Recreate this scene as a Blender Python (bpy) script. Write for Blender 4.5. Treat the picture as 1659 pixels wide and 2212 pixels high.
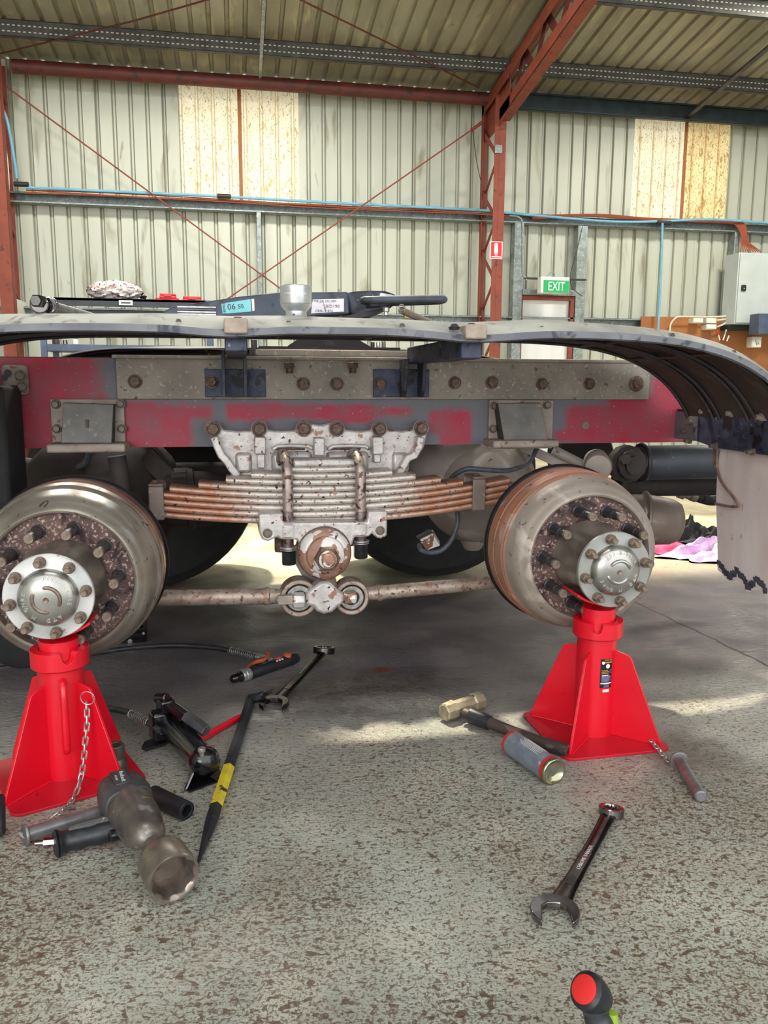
import bpy, math, random
from mathutils import Vector, Matrix
random.seed(7)
for _o in list(bpy.data.objects): bpy.data.objects.remove(_o)
SC = bpy.context.scene
COL = SC.collection
PI = math.pi

# ---------------------------------------------------------------- camera
FPX = 1740.0; YAW = math.radians(10.35); PIT = math.radians(9.26); ROL = .005; CH = .97
ca, sa, cp, sp = math.cos(YAW), math.sin(YAW), math.cos(PIT), math.sin(PIT)
_R0 = Vector((ca, -sa, 0)); _F = Vector((sa*cp, ca*cp, -sp)); _U0 = Vector((sa*sp, ca*sp, cp))
_R = _R0*math.cos(ROL) + _U0*math.sin(ROL); _U = _U0*math.cos(ROL) - _R0*math.sin(ROL)
cam = bpy.data.cameras.new('camera'); camo = bpy.data.objects.new('camera', cam); COL.objects.link(camo)
camo.matrix_world = Matrix(((_R.x, _U.x, -_F.x, 0), (_R.y, _U.y, -_F.y, 0), (_R.z, _U.z, -_F.z, CH), (0, 0, 0, 1)))
cam.sensor_width = 36; cam.lens = FPX/2212*36; cam.clip_start = .05; cam.clip_end = 200
SC.camera = camo

def _ray(px, py):
    return _F + _R*((px-829.5)/FPX) + _U*((1106-py)/FPX)
def atY(px, py, y):            # where the sight line through a photo pixel meets a vertical plane
    d = _ray(px, py); t = y/d.y; return Vector((d.x*t, y, CH+d.z*t))
def atZ(px, py, z=0.):         # ... or a level plane
    d = _ray(px, py); t = (z-CH)/d.z; return Vector((d.x*t, d.y*t, z))
def PL(pts, y): return [atY(a, b, y) for a, b in pts]

# ---------------------------------------------------------------- light
w = bpy.data.worlds.new('sky'); SC.world = w; w.use_nodes = True
nt = w.node_tree; bg = nt.nodes['Background']
bg.inputs[0].default_value = (.95, .985, 1., 1); bg.inputs[1].default_value = 2.2
def area(name, loc, tgt, sx, sy, pw, col):
    l = bpy.data.lights.new(name, 'AREA'); l.shape = 'RECTANGLE'; l.size = sx; l.size_y = sy; l.energy = pw; l.color = col
    o = bpy.data.objects.new(name, l); COL.objects.link(o); o.location = loc
    o.rotation_euler = (Vector(tgt)-Vector(loc)).to_track_quat('-Z', 'Y').to_euler(); return o
sun = bpy.data.lights.new('sun', 'SUN'); sun.energy = 7.; sun.color = (1., .92, .70); sun.angle = math.radians(2.2)
suno = bpy.data.objects.new('sun', sun); COL.objects.link(suno); suno.rotation_euler = Vector((-.12, .476, 1.)).to_track_quat('Z', 'Y').to_euler()
area('skylight_lamp', (-1.9, 7.4, 4.86), (-1.9, 7.4, 0), 1.0, .7, 95, (1., .96, .86))
area('skylight_lamp', (.4, 7.4, 4.86), (.4, 7.4, 0), 1.0, .7, 170, (1., .96, .86))
area('skylight_lamp', (6.2, 7.4, 4.86), (6.2, 7.4, 0), 1.0, .7, 200, (1., .95, .84))
area('front_fill', (-3.2, -5.2, 2.3), (-.2, 2.2, .6), 4.5, 2.6, 150, (1., .98, .96))  # added soft fill lamp behind the camera, brightening the truck's near side
area('skylight_lamp', (-.4, .4, 5.6), (-.4, .4, 0), 2.6, .9, 40, (.93, .98, 1.))
SC.view_settings.view_transform = 'Standard'; SC.view_settings.look = 'None'
SC.view_settings.exposure = 0.17; SC.view_settings.gamma = 1.0; SC.view_settings.use_curve_mapping = False

# ---------------------------------------------------------------- materials
def c(r, g, b):
    f = lambda v: ((v/255+.055)/1.055)**2.4 if v > 10 else v/255/12.92
    return (f(r), f(g), f(b), 1)
MATS = {}
def mat(name, base, rough=.6, metal=0., var=None, vs=6., layers=(), bump=(), stretch=(1, 1, 1), attr=None, emit=0., trans=0., coat=0., spec=.5):
    """base colour, second colour 'var' blended by noise, wear layers (colour, scale, threshold, softness, distortion), bump ((scale, strength)...)"""
    m = bpy.data.materials.new(name); m.use_nodes = True; nt = m.node_tree; N = nt.nodes; L = nt.links
    bs = N['Principled BSDF']; tc = N.new('ShaderNodeTexCoord'); mp = N.new('ShaderNodeMapping'); mp.inputs['Scale'].default_value = stretch
    L.new(tc.outputs['Object'], mp.inputs[0])
    def noise(s, det=3., dist=0.):
        n = N.new('ShaderNodeTexNoise'); n.inputs['Scale'].default_value = s; n.inputs['Detail'].default_value = det; n.inputs['Distortion'].default_value = dist
        L.new(mp.outputs[0], n.inputs['Vector']); return n.outputs[0]
    def rng(o, a, b):
        r = N.new('ShaderNodeMapRange'); r.inputs[1].default_value = a; r.inputs[2].default_value = b; L.new(o, r.inputs[0]); return r.outputs[0]
    def mix(f, a, b):
        x = N.new('ShaderNodeMix'); x.data_type = 'RGBA'
        L.new(f, x.inputs[0])
        for i, v in ((6, a), (7, b)):
            if isinstance(v, tuple): x.inputs[i].default_value = v
            else: L.new(v, x.inputs[i])
        return x.outputs[2]
    col = base
    if attr:
        at = N.new('ShaderNodeAttribute'); at.attribute_name = 'w'
        a2 = N.new('ShaderNodeMath'); a2.operation = 'ADD'; L.new(at.outputs['Fac'], a2.inputs[0])
        n0 = N.new('ShaderNodeMath'); n0.operation = 'MULTIPLY_ADD'; n0.inputs[1].default_value = attr[1]; n0.inputs[2].default_value = -attr[1]/2
        L.new(noise(attr[2], 5), n0.inputs[0]); L.new(n0.outputs[0], a2.inputs[1])
        col = mix(rng(a2.outputs[0], attr[3], attr[4]), col, attr[0])
    if var: 
        vn = rng(noise(vs, 4), .35, .65)
        if attr:
            k = N.new('ShaderNodeMath'); k.operation = 'MULTIPLY'; k.inputs[1].default_value = .45; L.new(vn, k.inputs[0]); vn = k.outputs[0]
        col = mix(vn, col, var)
    for (lc, s, t, so, di) in layers:
        col = mix(rng(noise(s, 4, di), t, t+so), col, lc)
    if isinstance(col, tuple): bs.inputs['Base Color'].default_value = col
    else: L.new(col, bs.inputs['Base Color'])
    bs.inputs['Roughness'].default_value = rough; bs.inputs['Metallic'].default_value = metal
    bs.inputs['Specular IOR Level'].default_value = spec
    if coat: bs.inputs['Coat Weight'].default_value = coat; bs.inputs['Coat Roughness'].default_value = .15
    if emit:
        if isinstance(col, tuple): bs.inputs['Emission Color'].default_value = col
        else: L.new(col, bs.inputs['Emission Color'])
        bs.inputs['Emission Strength'].default_value = emit
    last = None
    for s, st in bump:
        b = N.new('ShaderNodeBump'); b.inputs['Strength'].default_value = st; b.inputs['Distance'].default_value = .25/s
        L.new(noise(s, 4), b.inputs['Height'])
        if last: L.new(last, b.inputs['Normal'])
        last = b.outputs[0]
    if last: L.new(last, bs.inputs['Normal'])
    MATS[name] = m; return m

M = MATS
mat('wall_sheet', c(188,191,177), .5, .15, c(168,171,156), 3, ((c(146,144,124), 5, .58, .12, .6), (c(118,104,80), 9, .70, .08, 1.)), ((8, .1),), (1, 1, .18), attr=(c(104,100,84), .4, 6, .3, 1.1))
mat('roof_sheet', c(162,157,140), .45, .25, c(138,132,114), 3, ((c(184,174,140), 9, .56, .2, .4), (c(110,102,86), 8, .64, .14, .8)), ((10, .1),), (1, .2, 1))
mat('window_sheet', c(228,220,194), .6, 0, c(206,194,160), 5, ((c(150,132,98), 46, .57, .08, 1.8), (c(176,156,112), 14, .60, .1, 1.2)), ((20, .3),), (1, 1, .45), emit=.36, attr=(c(132,104,62), .5, 30, .4, 1.2))
mat('window_sheet_amber', c(226,206,158), .6, 0, c(204,176,118), 5, ((c(140,110,64), 46, .55, .08, 1.8), (c(166,134,80), 14, .57, .1, 1.2)), ((20, .3),), (1, 1, .45), emit=.34, attr=(c(126,92,48), .5, 30, .4, 1.2))
mat('red_steel', c(140,66,48), .6, 0, c(124,58,44), 5, ((c(90,50,42), 12, .6, .1, .5),))
mat('red_steel_shaded', c(104,44,36), .55, .1, c(82,38,34), 5, ((c(60,36,32), 12, .6, .1, .5),))  # red steel with the shade under the roof put into its colour
mat('galvanised', c(150,158,156), .45, .5, c(124,132,130), 14, ((c(170,176,172), 30, .58, .05, 0),))
mat('purlin_steel', c(92,92,88), .55, .4, c(74,72,70), 10)
mat('green_steel', c(50,62,64), .5, .3, c(40,50,52), 8)
mat('hole_light', c(210,205,190), .5)
mat('rail_paint', c(104,103,110), .55, 0, c(92,92,98), 9, ((c(150,130,135), 90, .66, .03, 0),), ((60, .08),), attr=(c(168,28,58), .5, 26, .28, .74))
mat('angle_plate', c(150,140,128), .6, .2, c(126,118,108), 9, ((c(164,158,150), 70, .6, .06, .5), (c(98,82,72), 60, .64, .05, .5)), ((50, .15),))
mat('dirty_bracket', c(170,158,148), .65, .1, c(146,132,120), 14, ((c(120,84,62), 30, .63, .05, .6),), ((60, .15),))
mat('dark_cover', c(122,116,110), .55, .1, c(98,98,96), 14, ((c(140,132,124), 60, .62, .05, 0),))
mat('rusty_bolt', c(112,92,82), .6, .35, c(86,68,60), 60, ((c(150,118,98), 90, .58, .08, 0),), ((90, .2),))
mat('grey_bolt', c(132,120,110), .55, .4, c(104,94,86), 60, (), ((90, .15),))
mat('silver_casting', c(210,204,200), .42, .35, c(184,176,172), 26, ((c(156,118,98), 34, .61, .05, .25), (c(66,54,56), 60, .66, .02, .2)), ((130, .45), (30, .25)))
mat('leaf_steel', c(206,198,190), .42, .45, c(180,168,158), 30, ((c(150,110,88), 80, .6, .04, .2), (c(70,58,58), 70, .66, .02, .2)), ((90, .25),), attr=(c(172,114,84), .6, 24, .35, .8))
mat('u_bolt', c(158,140,130), .45, .5, c(196,188,182), 30, ((c(92,62,58), 40, .55, .05, .8),), ((90, .25),), attr=(c(84,54,56), .4, 40, .4, .5))
mat('black_nut', c(44,46,52), .35, .6, c(60,60,62), 60)
mat('flaky_cap', c(172,132,112), .55, .25, c(150,112,96), 20, ((c(222,216,212), 19, .52, .02, .5), (c(84,62,58), 34, .62, .03, .4)), ((70, .3),))
mat('rod_paint', c(186,172,160), .45, .4, c(150,128,114), 20, ((c(146,108,90), 50, .58, .06, .3), (c(96,80,74), 60, .64, .03, .3)), ((90, .25),))
mat('drum_metal', c(176,166,154), .34, .65, c(128,116,104), 8, ((c(188,184,178), 10, .58, .12, .6), (c(96,86,80), 50, .64, .04, .5)), ((60, .12),), attr=(c(166,112,88), .3, 10, .35, .85))
mat('drum_metal_rusty', c(176,164,154), .5, .35, c(146,126,112), 8, ((c(206,192,182), 12, .58, .12, .6), (c(96,86,80), 50, .66, .04, .5)), ((60, .12),), attr=(c(186,126,100), .3, 12, .35, .75))
mat('hub_face_rust', c(112,86,78), .65, .2, c(84,64,66), 20, ((c(184,160,148), 120, .55, .08, .6), (c(56,38,36), 20, .56, .08, .8)), ((90, .4),))
mat('hub_body', c(158,146,134), .36, .5, c(108,98,90), 12, ((c(170,160,150), 16, .6, .08, .5),), ((40, .1),))
mat('hub_plate', c(212,210,206), .42, .35, c(184,186,184), 12, ((c(150,132,118), 40, .68, .04, .5),), ((60, .05),))
mat('hub_plate_grey', c(166,168,164), .45, .35, c(152,152,146), 12, ((c(150,132,118), 40, .68, .04, .5),), ((60, .05),))
mat('hub_dome', c(196,194,188), .28, .8, c(160,158,152), 10, ((c(140,128,116), 12, .64, .05, .6),), ((80, .05),))
mat('nut_brown', c(142,126,112), .45, .45, c(112,96,84), 70, (), ((120, .15),))
mat('stud_dark', c(62,62,68), .38, .6, c(92,88,88), 60, ((c(60,44,40), 60, .6, .06, .4),))
mat('stand_red', c(222,14,40), .32, 0, c(210,12,36), 4, ((c(170,20,34), 60, .7, .04, 0),), ((300, .03),), coat=.3)
mat('stand_red_floor', c(196,16,40), .42, 0, c(180,18,38), 8, ((c(96,24,32), 30, .66, .05, .6),), ())
mat('steel_zinc', c(196,196,194), .32, .7, c(150,148,144), 60)
mat('chrome', c(150,146,146), .16, 1., c(120,116,116), 30)
mat('chrome_dark', c(92,90,92), .22, .95, c(66,64,66), 30, ((c(60,54,52), 60, .6, .05, 0),))
mat('socket_steel', c(206,208,208), .28, .6, c(186,188,188), 30)
mat('fender_sheet', c(82,68,62), .6, 0, c(64,54,50), 8, ((c(96,80,70), 14, .58, .12, .8),), ((20, .1),), attr=(c(176,176,166), .5, 14, .45, .75))
mat('fender_lip', c(94,94,102), .5, .1, c(118,120,124), 8, ((c(56,60,72), 20, .56, .08, .8),), ((30, .15),))
mat('blue_black', c(44,52,78), .5, .2, c(70,76,94), 30, ((c(28,26,32), 18, .55, .08, .6), (c(140,140,146), 40, .68, .04, .8)), ((60, .2),))
mat('black_steel', c(48,46,50), .5, .3, c(66,60,60), 20, ((c(96,84,78), 50, .66, .05, .5),), ((60, .15),))
mat('black_bracket', c(40,44,56), .5, .3, c(68,66,72), 20, ((c(106,100,100), 46, .64, .05, .5),), ((60, .15),))
mat('clamp_beige', c(176,160,144), .65, 0, c(150,134,120), 30, ((c(110,84,70), 30, .68, .05, .6),))
mat('flap_plastic', c(250,244,244), .5, 0, c(222,206,202), 5, ((c(184,152,138), 9, .64, .1, .6), (c(120,84,70), 60, .7, .03, .5)), ((12, .1),), (1, 1, .3))
mat('flap_torn', c(60,66,84), .6, 0, c(90,90,100), 30)
mat('wire_rusty', c(166,138,124), .5, .4, c(130,98,86), 40)
mat('fifth_wheel', c(58,64,78), .5, .2, c(76,82,96), 10, ((c(44,46,54), 14, .55, .1, .8), (c(120,116,108), 60, .68, .04, 0)), ((40, .1),))
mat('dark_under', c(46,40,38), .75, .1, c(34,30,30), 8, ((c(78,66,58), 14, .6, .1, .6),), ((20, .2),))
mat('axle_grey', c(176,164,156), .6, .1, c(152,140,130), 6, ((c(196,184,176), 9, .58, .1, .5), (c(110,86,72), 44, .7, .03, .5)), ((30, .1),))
mat('axle_shaded', c(66,58,55), .7, .1, c(50,44,42), 6, (), ((30, .1),))  # axle colour darkened to carry the shade under the truck
mat('chamber_grey', c(136,122,112), .5, .25, c(114,100,92), 8, ((c(160,146,134), 20, .6, .1, .5),), ((40, .1),))
mat('tank_blue', c(46,50,58), .5, .1, c(56,60,68), 12, ((c(96,88,82), 30, .64, .06, .5),))
mat('tyre', c(26,26,28), .85, 0, c(36,34,34), 20, (), ((60, .2),))
mat('hose_rubber', c(36,37,42), .45, 0, c(52,52,56), 30)
mat('hose_grey', c(86,90,98), .5, 0, c(64,68,76), 30)
mat('black_gloss', c(18,18,22), .15, .1, None, 1, (), (), coat=.5)
mat('black_matte', c(28,30,36), .42, .05, c(40,41,46), 30)
mat('grey_handle', c(84,86,90), .4, .4, c(62,64,68), 30)
mat('orange', c(206,92,50), .45, .1, c(170,70,40), 30)
mat('yellow_label', c(220,196,40), .45, 0, c(196,176,60), 40, ((c(60,54,40), 34, .6, .04, .6),))
mat('impact_body', c(138,130,124), .34, .7, c(104,98,94), 20, ((c(160,156,150), 34, .62, .05, .6),), ((60, .08),))
mat('impact_shell', c(60,60,62), .45, .2, c(78,76,76), 20, ((c(150,146,140), 40, .68, .03, .6),))
mat('impact_socket', c(150,138,128), .34, .7, c(120,110,102), 30)
mat('hammer_head', c(176,164,140), .45, .5, c(140,128,106), 40, ((c(70,64,58), 34, .6, .05, .5),), ((60, .15),))
mat('hammer_handle', c(74,60,56), .55, 0, c(56,46,44), 14, ((c(100,84,76), 30, .62, .06, .6),), (), (.3, 1, 1))
mat('can_label', c(138,146,158), .4, .2, c(114,122,136), 30, ((c(160,166,176), 70, .62, .03, 0),), (), (.6, 1, 1))
mat('can_red', c(206,60,56), .35, .3)
mat('can_base', c(176,168,120), .2, .9, c(150,150,146), 20)
mat('pin_grey', c(150,150,150), .4, .6, c(122,118,120), 20)
mat('socket_olive', c(96,92,82), .4, .5, c(76,74,66), 20)
mat('white_paint', c(226,228,228), .45, 0, c(210,212,210), 5)
mat('door_white', c(228,230,230), .5, 0, c(210,212,212), 3, (), (), (1, 1, .2))
mat('cabinet_grey', c(190,198,196), .4, .05, c(180,188,186), 3)
mat('board_brown', c(164,104,56), .65, 0, c(146,92,50), 4, (), (), (1, 1, .4))
mat('white_plastic', c(224,222,214), .45)
mat('pvc_cream', c(206,198,180), .5)
mat('pipe_blue', c(118,176,206), .4, 0, c(104,160,190), 6)
mat('cable_orange', c(150,72,46), .6)
mat('cable_black', c(34,34,36), .5)
mat('sign_green', c(20,160,92), .4, emit=.12)
mat('sign_white', c(240,240,240), .4)
mat('sign_red', c(220,40,44), .4)
mat('rack_blue', c(84,96,122), .45, .2, c(72,82,106), 8)
mat('rack_black', c(48,52,62), .5, .1, c(58,60,68), 8)
mat('case_red', c(216,44,44), .4)
mat('bag_plastic', c(232,226,222), .25, .1, c(196,176,176), 26, ((c(84,84,88), 18, .57, .02, .8), (c(196,128,136), 20, .62, .02, .8)), ((18, .8),))
mat('rag_pink', c(206,40,92), .8, 0, c(232,96,138), 16, (), ((40, .3),))
mat('rag_purple', c(206,160,214), .8, 0, c(240,226,240), 12, (), ((40, .3),))
mat('rag_black', c(28,28,32), .85, 0, c(44,42,46), 30, (), ((40, .3),))
mat('sticker_cyan', c(130,206,214), .45, 0, c(110,190,200), 12)
mat('plate_pale', c(206,200,204), .35, .4, c(186,180,186), 14, ((c(130,96,84), 20, .66, .05, .8),))
mat('label_black', c(24,22,30), .35)
mat('label_amber', c(196,138,58), .4)
mat('label_blue', c(140,146,190), .4)
mat('ink', c(60,56,60), .5)
mat('ink_silver', c(232,234,236), .3, .5)
mat('torch_red', c(222,44,44), .5)
mat('glow_green', c(150,176,60), .4, 0)
mat('tag_white', c(214,208,204), .5, 0, None, 1, ((c(120,80,62), 26, .56, .02, .8),))
mat('yellow_clip', c(214,176,70), .5)

# ---------------------------------------------------------------- mesh builder
def frame_of(d):
    d = Vector(d).normalized(); a = Vector((0, 0, 1)) if abs(d.z) < .9 else Vector((1, 0, 0))
    u = d.cross(a).normalized(); return u, d.cross(u).normalized(), d
class MB:
    def __init__(s): s.v = []; s.f = []; s.w = {}; s.flat = set()
    def add(s, vs, fs, w=None, flat=False):
        n = len(s.v); s.v += [Vector(p) for p in vs]
        k = len(s.f); s.f += [tuple(i+n for i in q) for q in fs]
        if flat: s.flat.update(range(k, len(s.f)))
        if w is not None:
            for i in range(len(vs)): s.w[n+i] = w if not hasattr(w, '__len__') else w[i]
        return s
    def box(s, a, b, R=None, o=None, w=None):
        a = Vector(a); b = Vector(b)
        vs = [Vector((x, y, z)) for x in (a.x, b.x) for y in (a.y, b.y) for z in (a.z, b.z)]
        if R is not None:
            o = Vector(o) if o is not None else (a+b)/2
            vs = [o+R@(p-o) for p in vs]
        return s.add(vs, [(0, 1, 3, 2), (4, 6, 7, 5), (0, 4, 5, 1), (2, 3, 7, 6), (0, 2, 6, 4), (1, 5, 7, 3)], w)
    def bar(s, p0, p1, wd, th, up=(0, 0, 1)):     # rectangular bar between two points
        p0 = Vector(p0); p1 = Vector(p1); d = (p1-p0).normalized(); n = Vector(up); n = (n-d*n.dot(d)).normalized(); u = d.cross(n)
        vs = [p+u*(i*wd/2)+n*(j*th/2) for p in (p0, p1) for i, j in ((-1, -1), (1, -1), (1, 1), (-1, 1))]
        return s.add(vs, [(3, 2, 1, 0), (4, 5, 6, 7), (0, 1, 5, 4), (1, 2, 6, 5), (2, 3, 7, 6), (3, 0, 4, 7)])
    def lathe(s, prof, o, d, n=32, w=None, ph=0.):   # profile of (radius, distance along d)
        o = Vector(o); u, v, d = frame_of(d); vs = []; ws = []
        for k, (r, h) in enumerate(prof):
            for i in range(n):
                t = 2*PI*i/n+ph; vs.append(o+d*h+(u*math.cos(t)+v*math.sin(t))*r); ws.append(w[k] if w else 0)
        fs = []
        for k in range(len(prof)-1):
            for i in range(n):
                j = (i+1) % n; fs.append((k*n+i, (k+1)*n+i, (k+1)*n+j, k*n+j))
        s.add(vs, fs, ws if w else None)
        m = len(s.v)-len(vs)
        if prof[0][0] > 1e-6: s.f.append(tuple(m+i for i in range(n)))
        if prof[-1][0] > 1e-6: s.f.append(tuple(m+(len(prof)-1)*n+i for i in range(n-1, -1, -1)))
        return s
    def cyl(s, p0, p1, r0, r1=None, n=20, ch=0., ph=0.):
        p0 = Vector(p0); p1 = Vector(p1); r1 = r0 if r1 is None else r1; L = (p1-p0).length
        pr = [(r0, 0), (r1, L)] if not ch else [(r0-ch, 0), (r0, ch), (r1, L-ch), (r1-ch, L)]
        return s.lathe(pr, p0, p1-p0, n, ph=ph)
    def tube(s, path, r, n=10, closed=False, ws=None):
        P = [Vector(p) for p in path]; m = len(P); vs = []; W = []; up = None
        for k in range(m):
            a = P[k-1] if (k or closed) else P[k]; b = P[(k+1) % m] if (k < m-1 or closed) else P[k]
            d = (b-a).normalized()
            if up is None: u, v, _ = frame_of(d)
            else:
                u = (up-d*up.dot(d)); u = u.normalized() if u.length > 1e-6 else frame_of(d)[0]; v = d.cross(u)
            up = u; rr = r[k] if hasattr(r, '__len__') else r
            for i in range(n):
                t = 2*PI*i/n; vs.append(P[k]+(u*math.cos(t)+v*math.sin(t))*rr); W.append(ws[k] if ws else 0)
        fs = [(k*n+i, ((k+1) % m)*n+i, ((k+1) % m)*n+(i+1) % n, k*n+(i+1) % n) for k in range(m if closed else m-1) for i in range(n)]
        if not closed: fs += [tuple(range(n))[::-1], tuple((m-1)*n+i for i in range(n))]
        return s.add(vs, fs, W if ws else None)
    def prism(s, poly, ext, w=None):
        P = [Vector(p) for p in poly]; n = len(P); e = Vector(ext)
        return s.add(P+[p+e for p in P], [tuple(range(n)), tuple(range(2*n-1, n-1, -1))]+[(i, i+n, (i+1) % n+n, (i+1) % n) for i in range(n)], w)
    def grid(s, fn, nu, nv, w=None):
        vs = []; ws = []
        for j in range(nv+1):
            for i in range(nu+1):
                p = fn(i/nu, j/nv); vs.append(p); ws.append(w(i/nu, j/nv) if w else 0)
        return s.add(vs, [(j*(nu+1)+i, j*(nu+1)+i+1, (j+1)*(nu+1)+i+1, (j+1)*(nu+1)+i) for j in range(nv) for i in range(nu)], ws if w else None)
    def ball(s, o, r, n=16, sc=(1, 1, 1)):
        o = Vector(o); vs = []; fs = []; m = n//2
        for j in range(m+1):
            t = PI*j/m
            for i in range(n):
                a = 2*PI*i/n; vs.append(o+Vector((math.sin(t)*math.cos(a)*r*sc[0], math.sin(t)*math.sin(a)*r*sc[1], math.cos(t)*r*sc[2])))
        for j in range(m):
            for i in range(n): fs.append((j*n+i, (j+1)*n+i, (j+1)*n+(i+1) % n, j*n+(i+1) % n))
        return s.add(vs, fs)
    def ring(s, o, nrm, R, r, n=24, m=8):
        u, v, d = frame_of(nrm); return s.tube([Vector(o)+(u*math.cos(2*PI*i/n)+v*math.sin(2*PI*i/n))*R for i in range(n)], r, m, True)
    def annulus(s, o, d, ro, ri, h, n=32, nin=None, depth=None):  # thick washer; nin = star-shaped inner wall
        u, v, d = frame_of(d); o = Vector(o); vs = []
        for hh in (0, h):
            for kind in (0, 1):
                for i in range(n):
                    t = 2*PI*i/n; r = ro if kind == 0 else (ri if not nin else ri*(1+.07*math.cos(nin*t)))
                    vs.append(o+d*hh+(u*math.cos(t)+v*math.sin(t))*r)
        fs = []
        for i in range(n):
            j = (i+1) % n
            fs += [(i, j, n+j, n+i), (2*n+i, 3*n+i, 3*n+j, 2*n+j), (i, 2*n+i, 2*n+j, j), (n+i, n+j, 3*n+j, 3*n+i)]
        return s.add(vs, fs)
    def text(s, body, M4, size, ext=.0005):
        cu = bpy.data.curves.new('t', 'FONT'); cu.body = body; cu.size = size; cu.extrude = ext; cu.align_x = 'CENTER'; cu.align_y = 'CENTER'; cu.resolution_u = 2
        ob = bpy.data.objects.new('t', cu); COL.objects.link(ob)
        me = bpy.data.meshes.new_from_object(ob.evaluated_get(bpy.context.evaluated_depsgraph_get()))
        s.add([M4@p.co for p in me.vertices], [tuple(p.vertices) for p in me.polygons])
        bpy.data.objects.remove(ob); bpy.data.curves.remove(cu); bpy.data.meshes.remove(me); return s
    def mesh(s, name, m, inv=None, smooth=35):
        me = bpy.data.meshes.new(name)
        me.from_pydata([(inv@p if inv else p) for p in s.v], [], s.f); me.update()
        if s.w:
            at = me.attributes.new('w', 'FLOAT', 'POINT')
            at.data.foreach_set('value', [s.w.get(i, 0.) for i in range(len(s.v))])
        me.materials.append(M[m])
        import bmesh
        b = bmesh.new(); b.from_mesh(me); bmesh.ops.recalc_face_normals(b, faces=b.faces); b.to_mesh(me); b.free()
        if smooth:
            me.shade_smooth(); me.set_sharp_from_angle(angle=math.radians(smooth))
        return me

TH = {}
def thing(name, label, cat, loc=(0, 0, 0), group=None, M4=None, kind=None):
    o = bpy.data.objects.new(name, None); COL.objects.link(o)
    M4 = M4 if M4 is not None else Matrix.Translation(loc)
    o.matrix_world = M4; o.empty_display_size = .1; TH[o.name] = M4
    if label: o['label'] = label
    if cat: o['category'] = cat
    if group: o['group'] = group
    if kind: o['kind'] = kind
    return o
def part(name, mb, m, parent=None, world=True, bev=0., label=None, smooth=35, loc=None, kind=None):
    """one mesh object; coordinates given in the world (or in the thing's own frame with world=False)"""
    root = parent
    while root is not None and root.parent: root = root.parent
    inv = TH[root.name].inverted() if (root is not None and world and root.name in TH) else None
    me = mb.mesh(name, m, inv, smooth) if isinstance(mb, MB) else mb
    o = bpy.data.objects.new(name, me); COL.objects.link(o)
    if parent is not None: o.parent = parent
    if loc is not None: o.location = (inv@Vector(loc)) if inv else loc
    if bev:
        b = o.modifiers.new('bevel', 'BEVEL'); b.width = bev; b.segments = 2; b.limit_method = 'ANGLE'; b.angle_limit = math.radians(40)
    if label: o['label'] = label
    if kind: o['kind'] = kind
    return o
def solo(name, mb, m, label, cat, group=None, bev=0., smooth=35, kind=None):
    """a thing that is a single mesh: origin at its base centre"""
    xs = [p.x for p in mb.v]; ys = [p.y for p in mb.v]; zs = [p.z for p in mb.v]
    o0 = Vector(((min(xs)+max(xs))/2, (min(ys)+max(ys))/2, min(zs)))
    me = mb.mesh(name, m, Matrix.Translation(-o0), smooth)
    o = bpy.data.objects.new(name, me); COL.objects.link(o); o.location = o0; TH[o.name] = Matrix.Translation(o0)
    if label: o['label'] = label
    if cat: o['category'] = cat
    if group: o['group'] = group
    if kind: o['kind'] = kind
    if bev:
        b = o.modifiers.new('bevel', 'BEVEL'); b.width = bev; b.segments = 2; b.limit_method = 'ANGLE'; b.angle_limit = math.radians(40)
    return o
def smooth_path(pts, k=6):
    P = [Vector(p) for p in pts]; out = []
    for i in range(len(P)-1):
        a = P[max(i-1, 0)]; b = P[i]; c_ = P[i+1]; d = P[min(i+2, len(P)-1)]
        for j in range(k):
            t = j/k; out.append(.5*((2*b)+(-a+c_)*t+(2*a-5*b+4*c_-d)*t*t+(-a+3*b-3*c_+d)*t**3))
    out.append(P[-1]); return out
def lying(p0, p1, z=0., roll=0.):            # frame with x along p0 -> p1, z up
    p0 = Vector(p0); p1 = Vector(p1); d = (p1-p0).normalized(); up = Vector((0, 0, 1)); y = up.cross(d).normalized(); zz = d.cross(y)
    Mx = Matrix(((d.x, y.x, zz.x, p0.x), (d.y, y.y, zz.y, p0.y), (d.z, y.z, zz.z, p0.z+z), (0, 0, 0, 1)))
    return Mx@Matrix.Rotation(roll, 4, 'X')
V = Vector
YN = V((0, -1, 0))

# ================================================================ the shed
YW = 10.5; PITCH = .19; ROOF0 = 4.56; SLOPE = .135
def roofz(y): return ROOF0+SLOPE*(YW-y)
def rib_profile(x0, x1, depth=.028):
    """x positions and recess of trapezoid ribs every 190 mm between x0 and x1"""
    out = []
    k = math.floor(x0/PITCH)-1
    while k*PITCH < x1+.1:
        cx = k*PITCH
        for dx, h in ((-.027, 0), (-.015, depth), (0., depth*.999), (.015, depth), (.027, 0)):
            if x0 < cx+dx < x1: out.append((cx+dx, h))
        k += 1
    def h(x):
        a = abs((x+PITCH/2) % PITCH-PITCH/2); return depth if a < .014 else (0 if a > .027 else depth*(.027-a)/.013)
    return [(x0, h(x0))]+out+[(x1, h(x1))]
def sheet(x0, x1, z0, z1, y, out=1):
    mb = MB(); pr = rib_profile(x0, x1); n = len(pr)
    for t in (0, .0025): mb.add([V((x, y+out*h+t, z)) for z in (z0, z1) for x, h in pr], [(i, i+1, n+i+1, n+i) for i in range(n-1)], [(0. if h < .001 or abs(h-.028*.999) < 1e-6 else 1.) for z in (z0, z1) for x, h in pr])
    return mb

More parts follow.
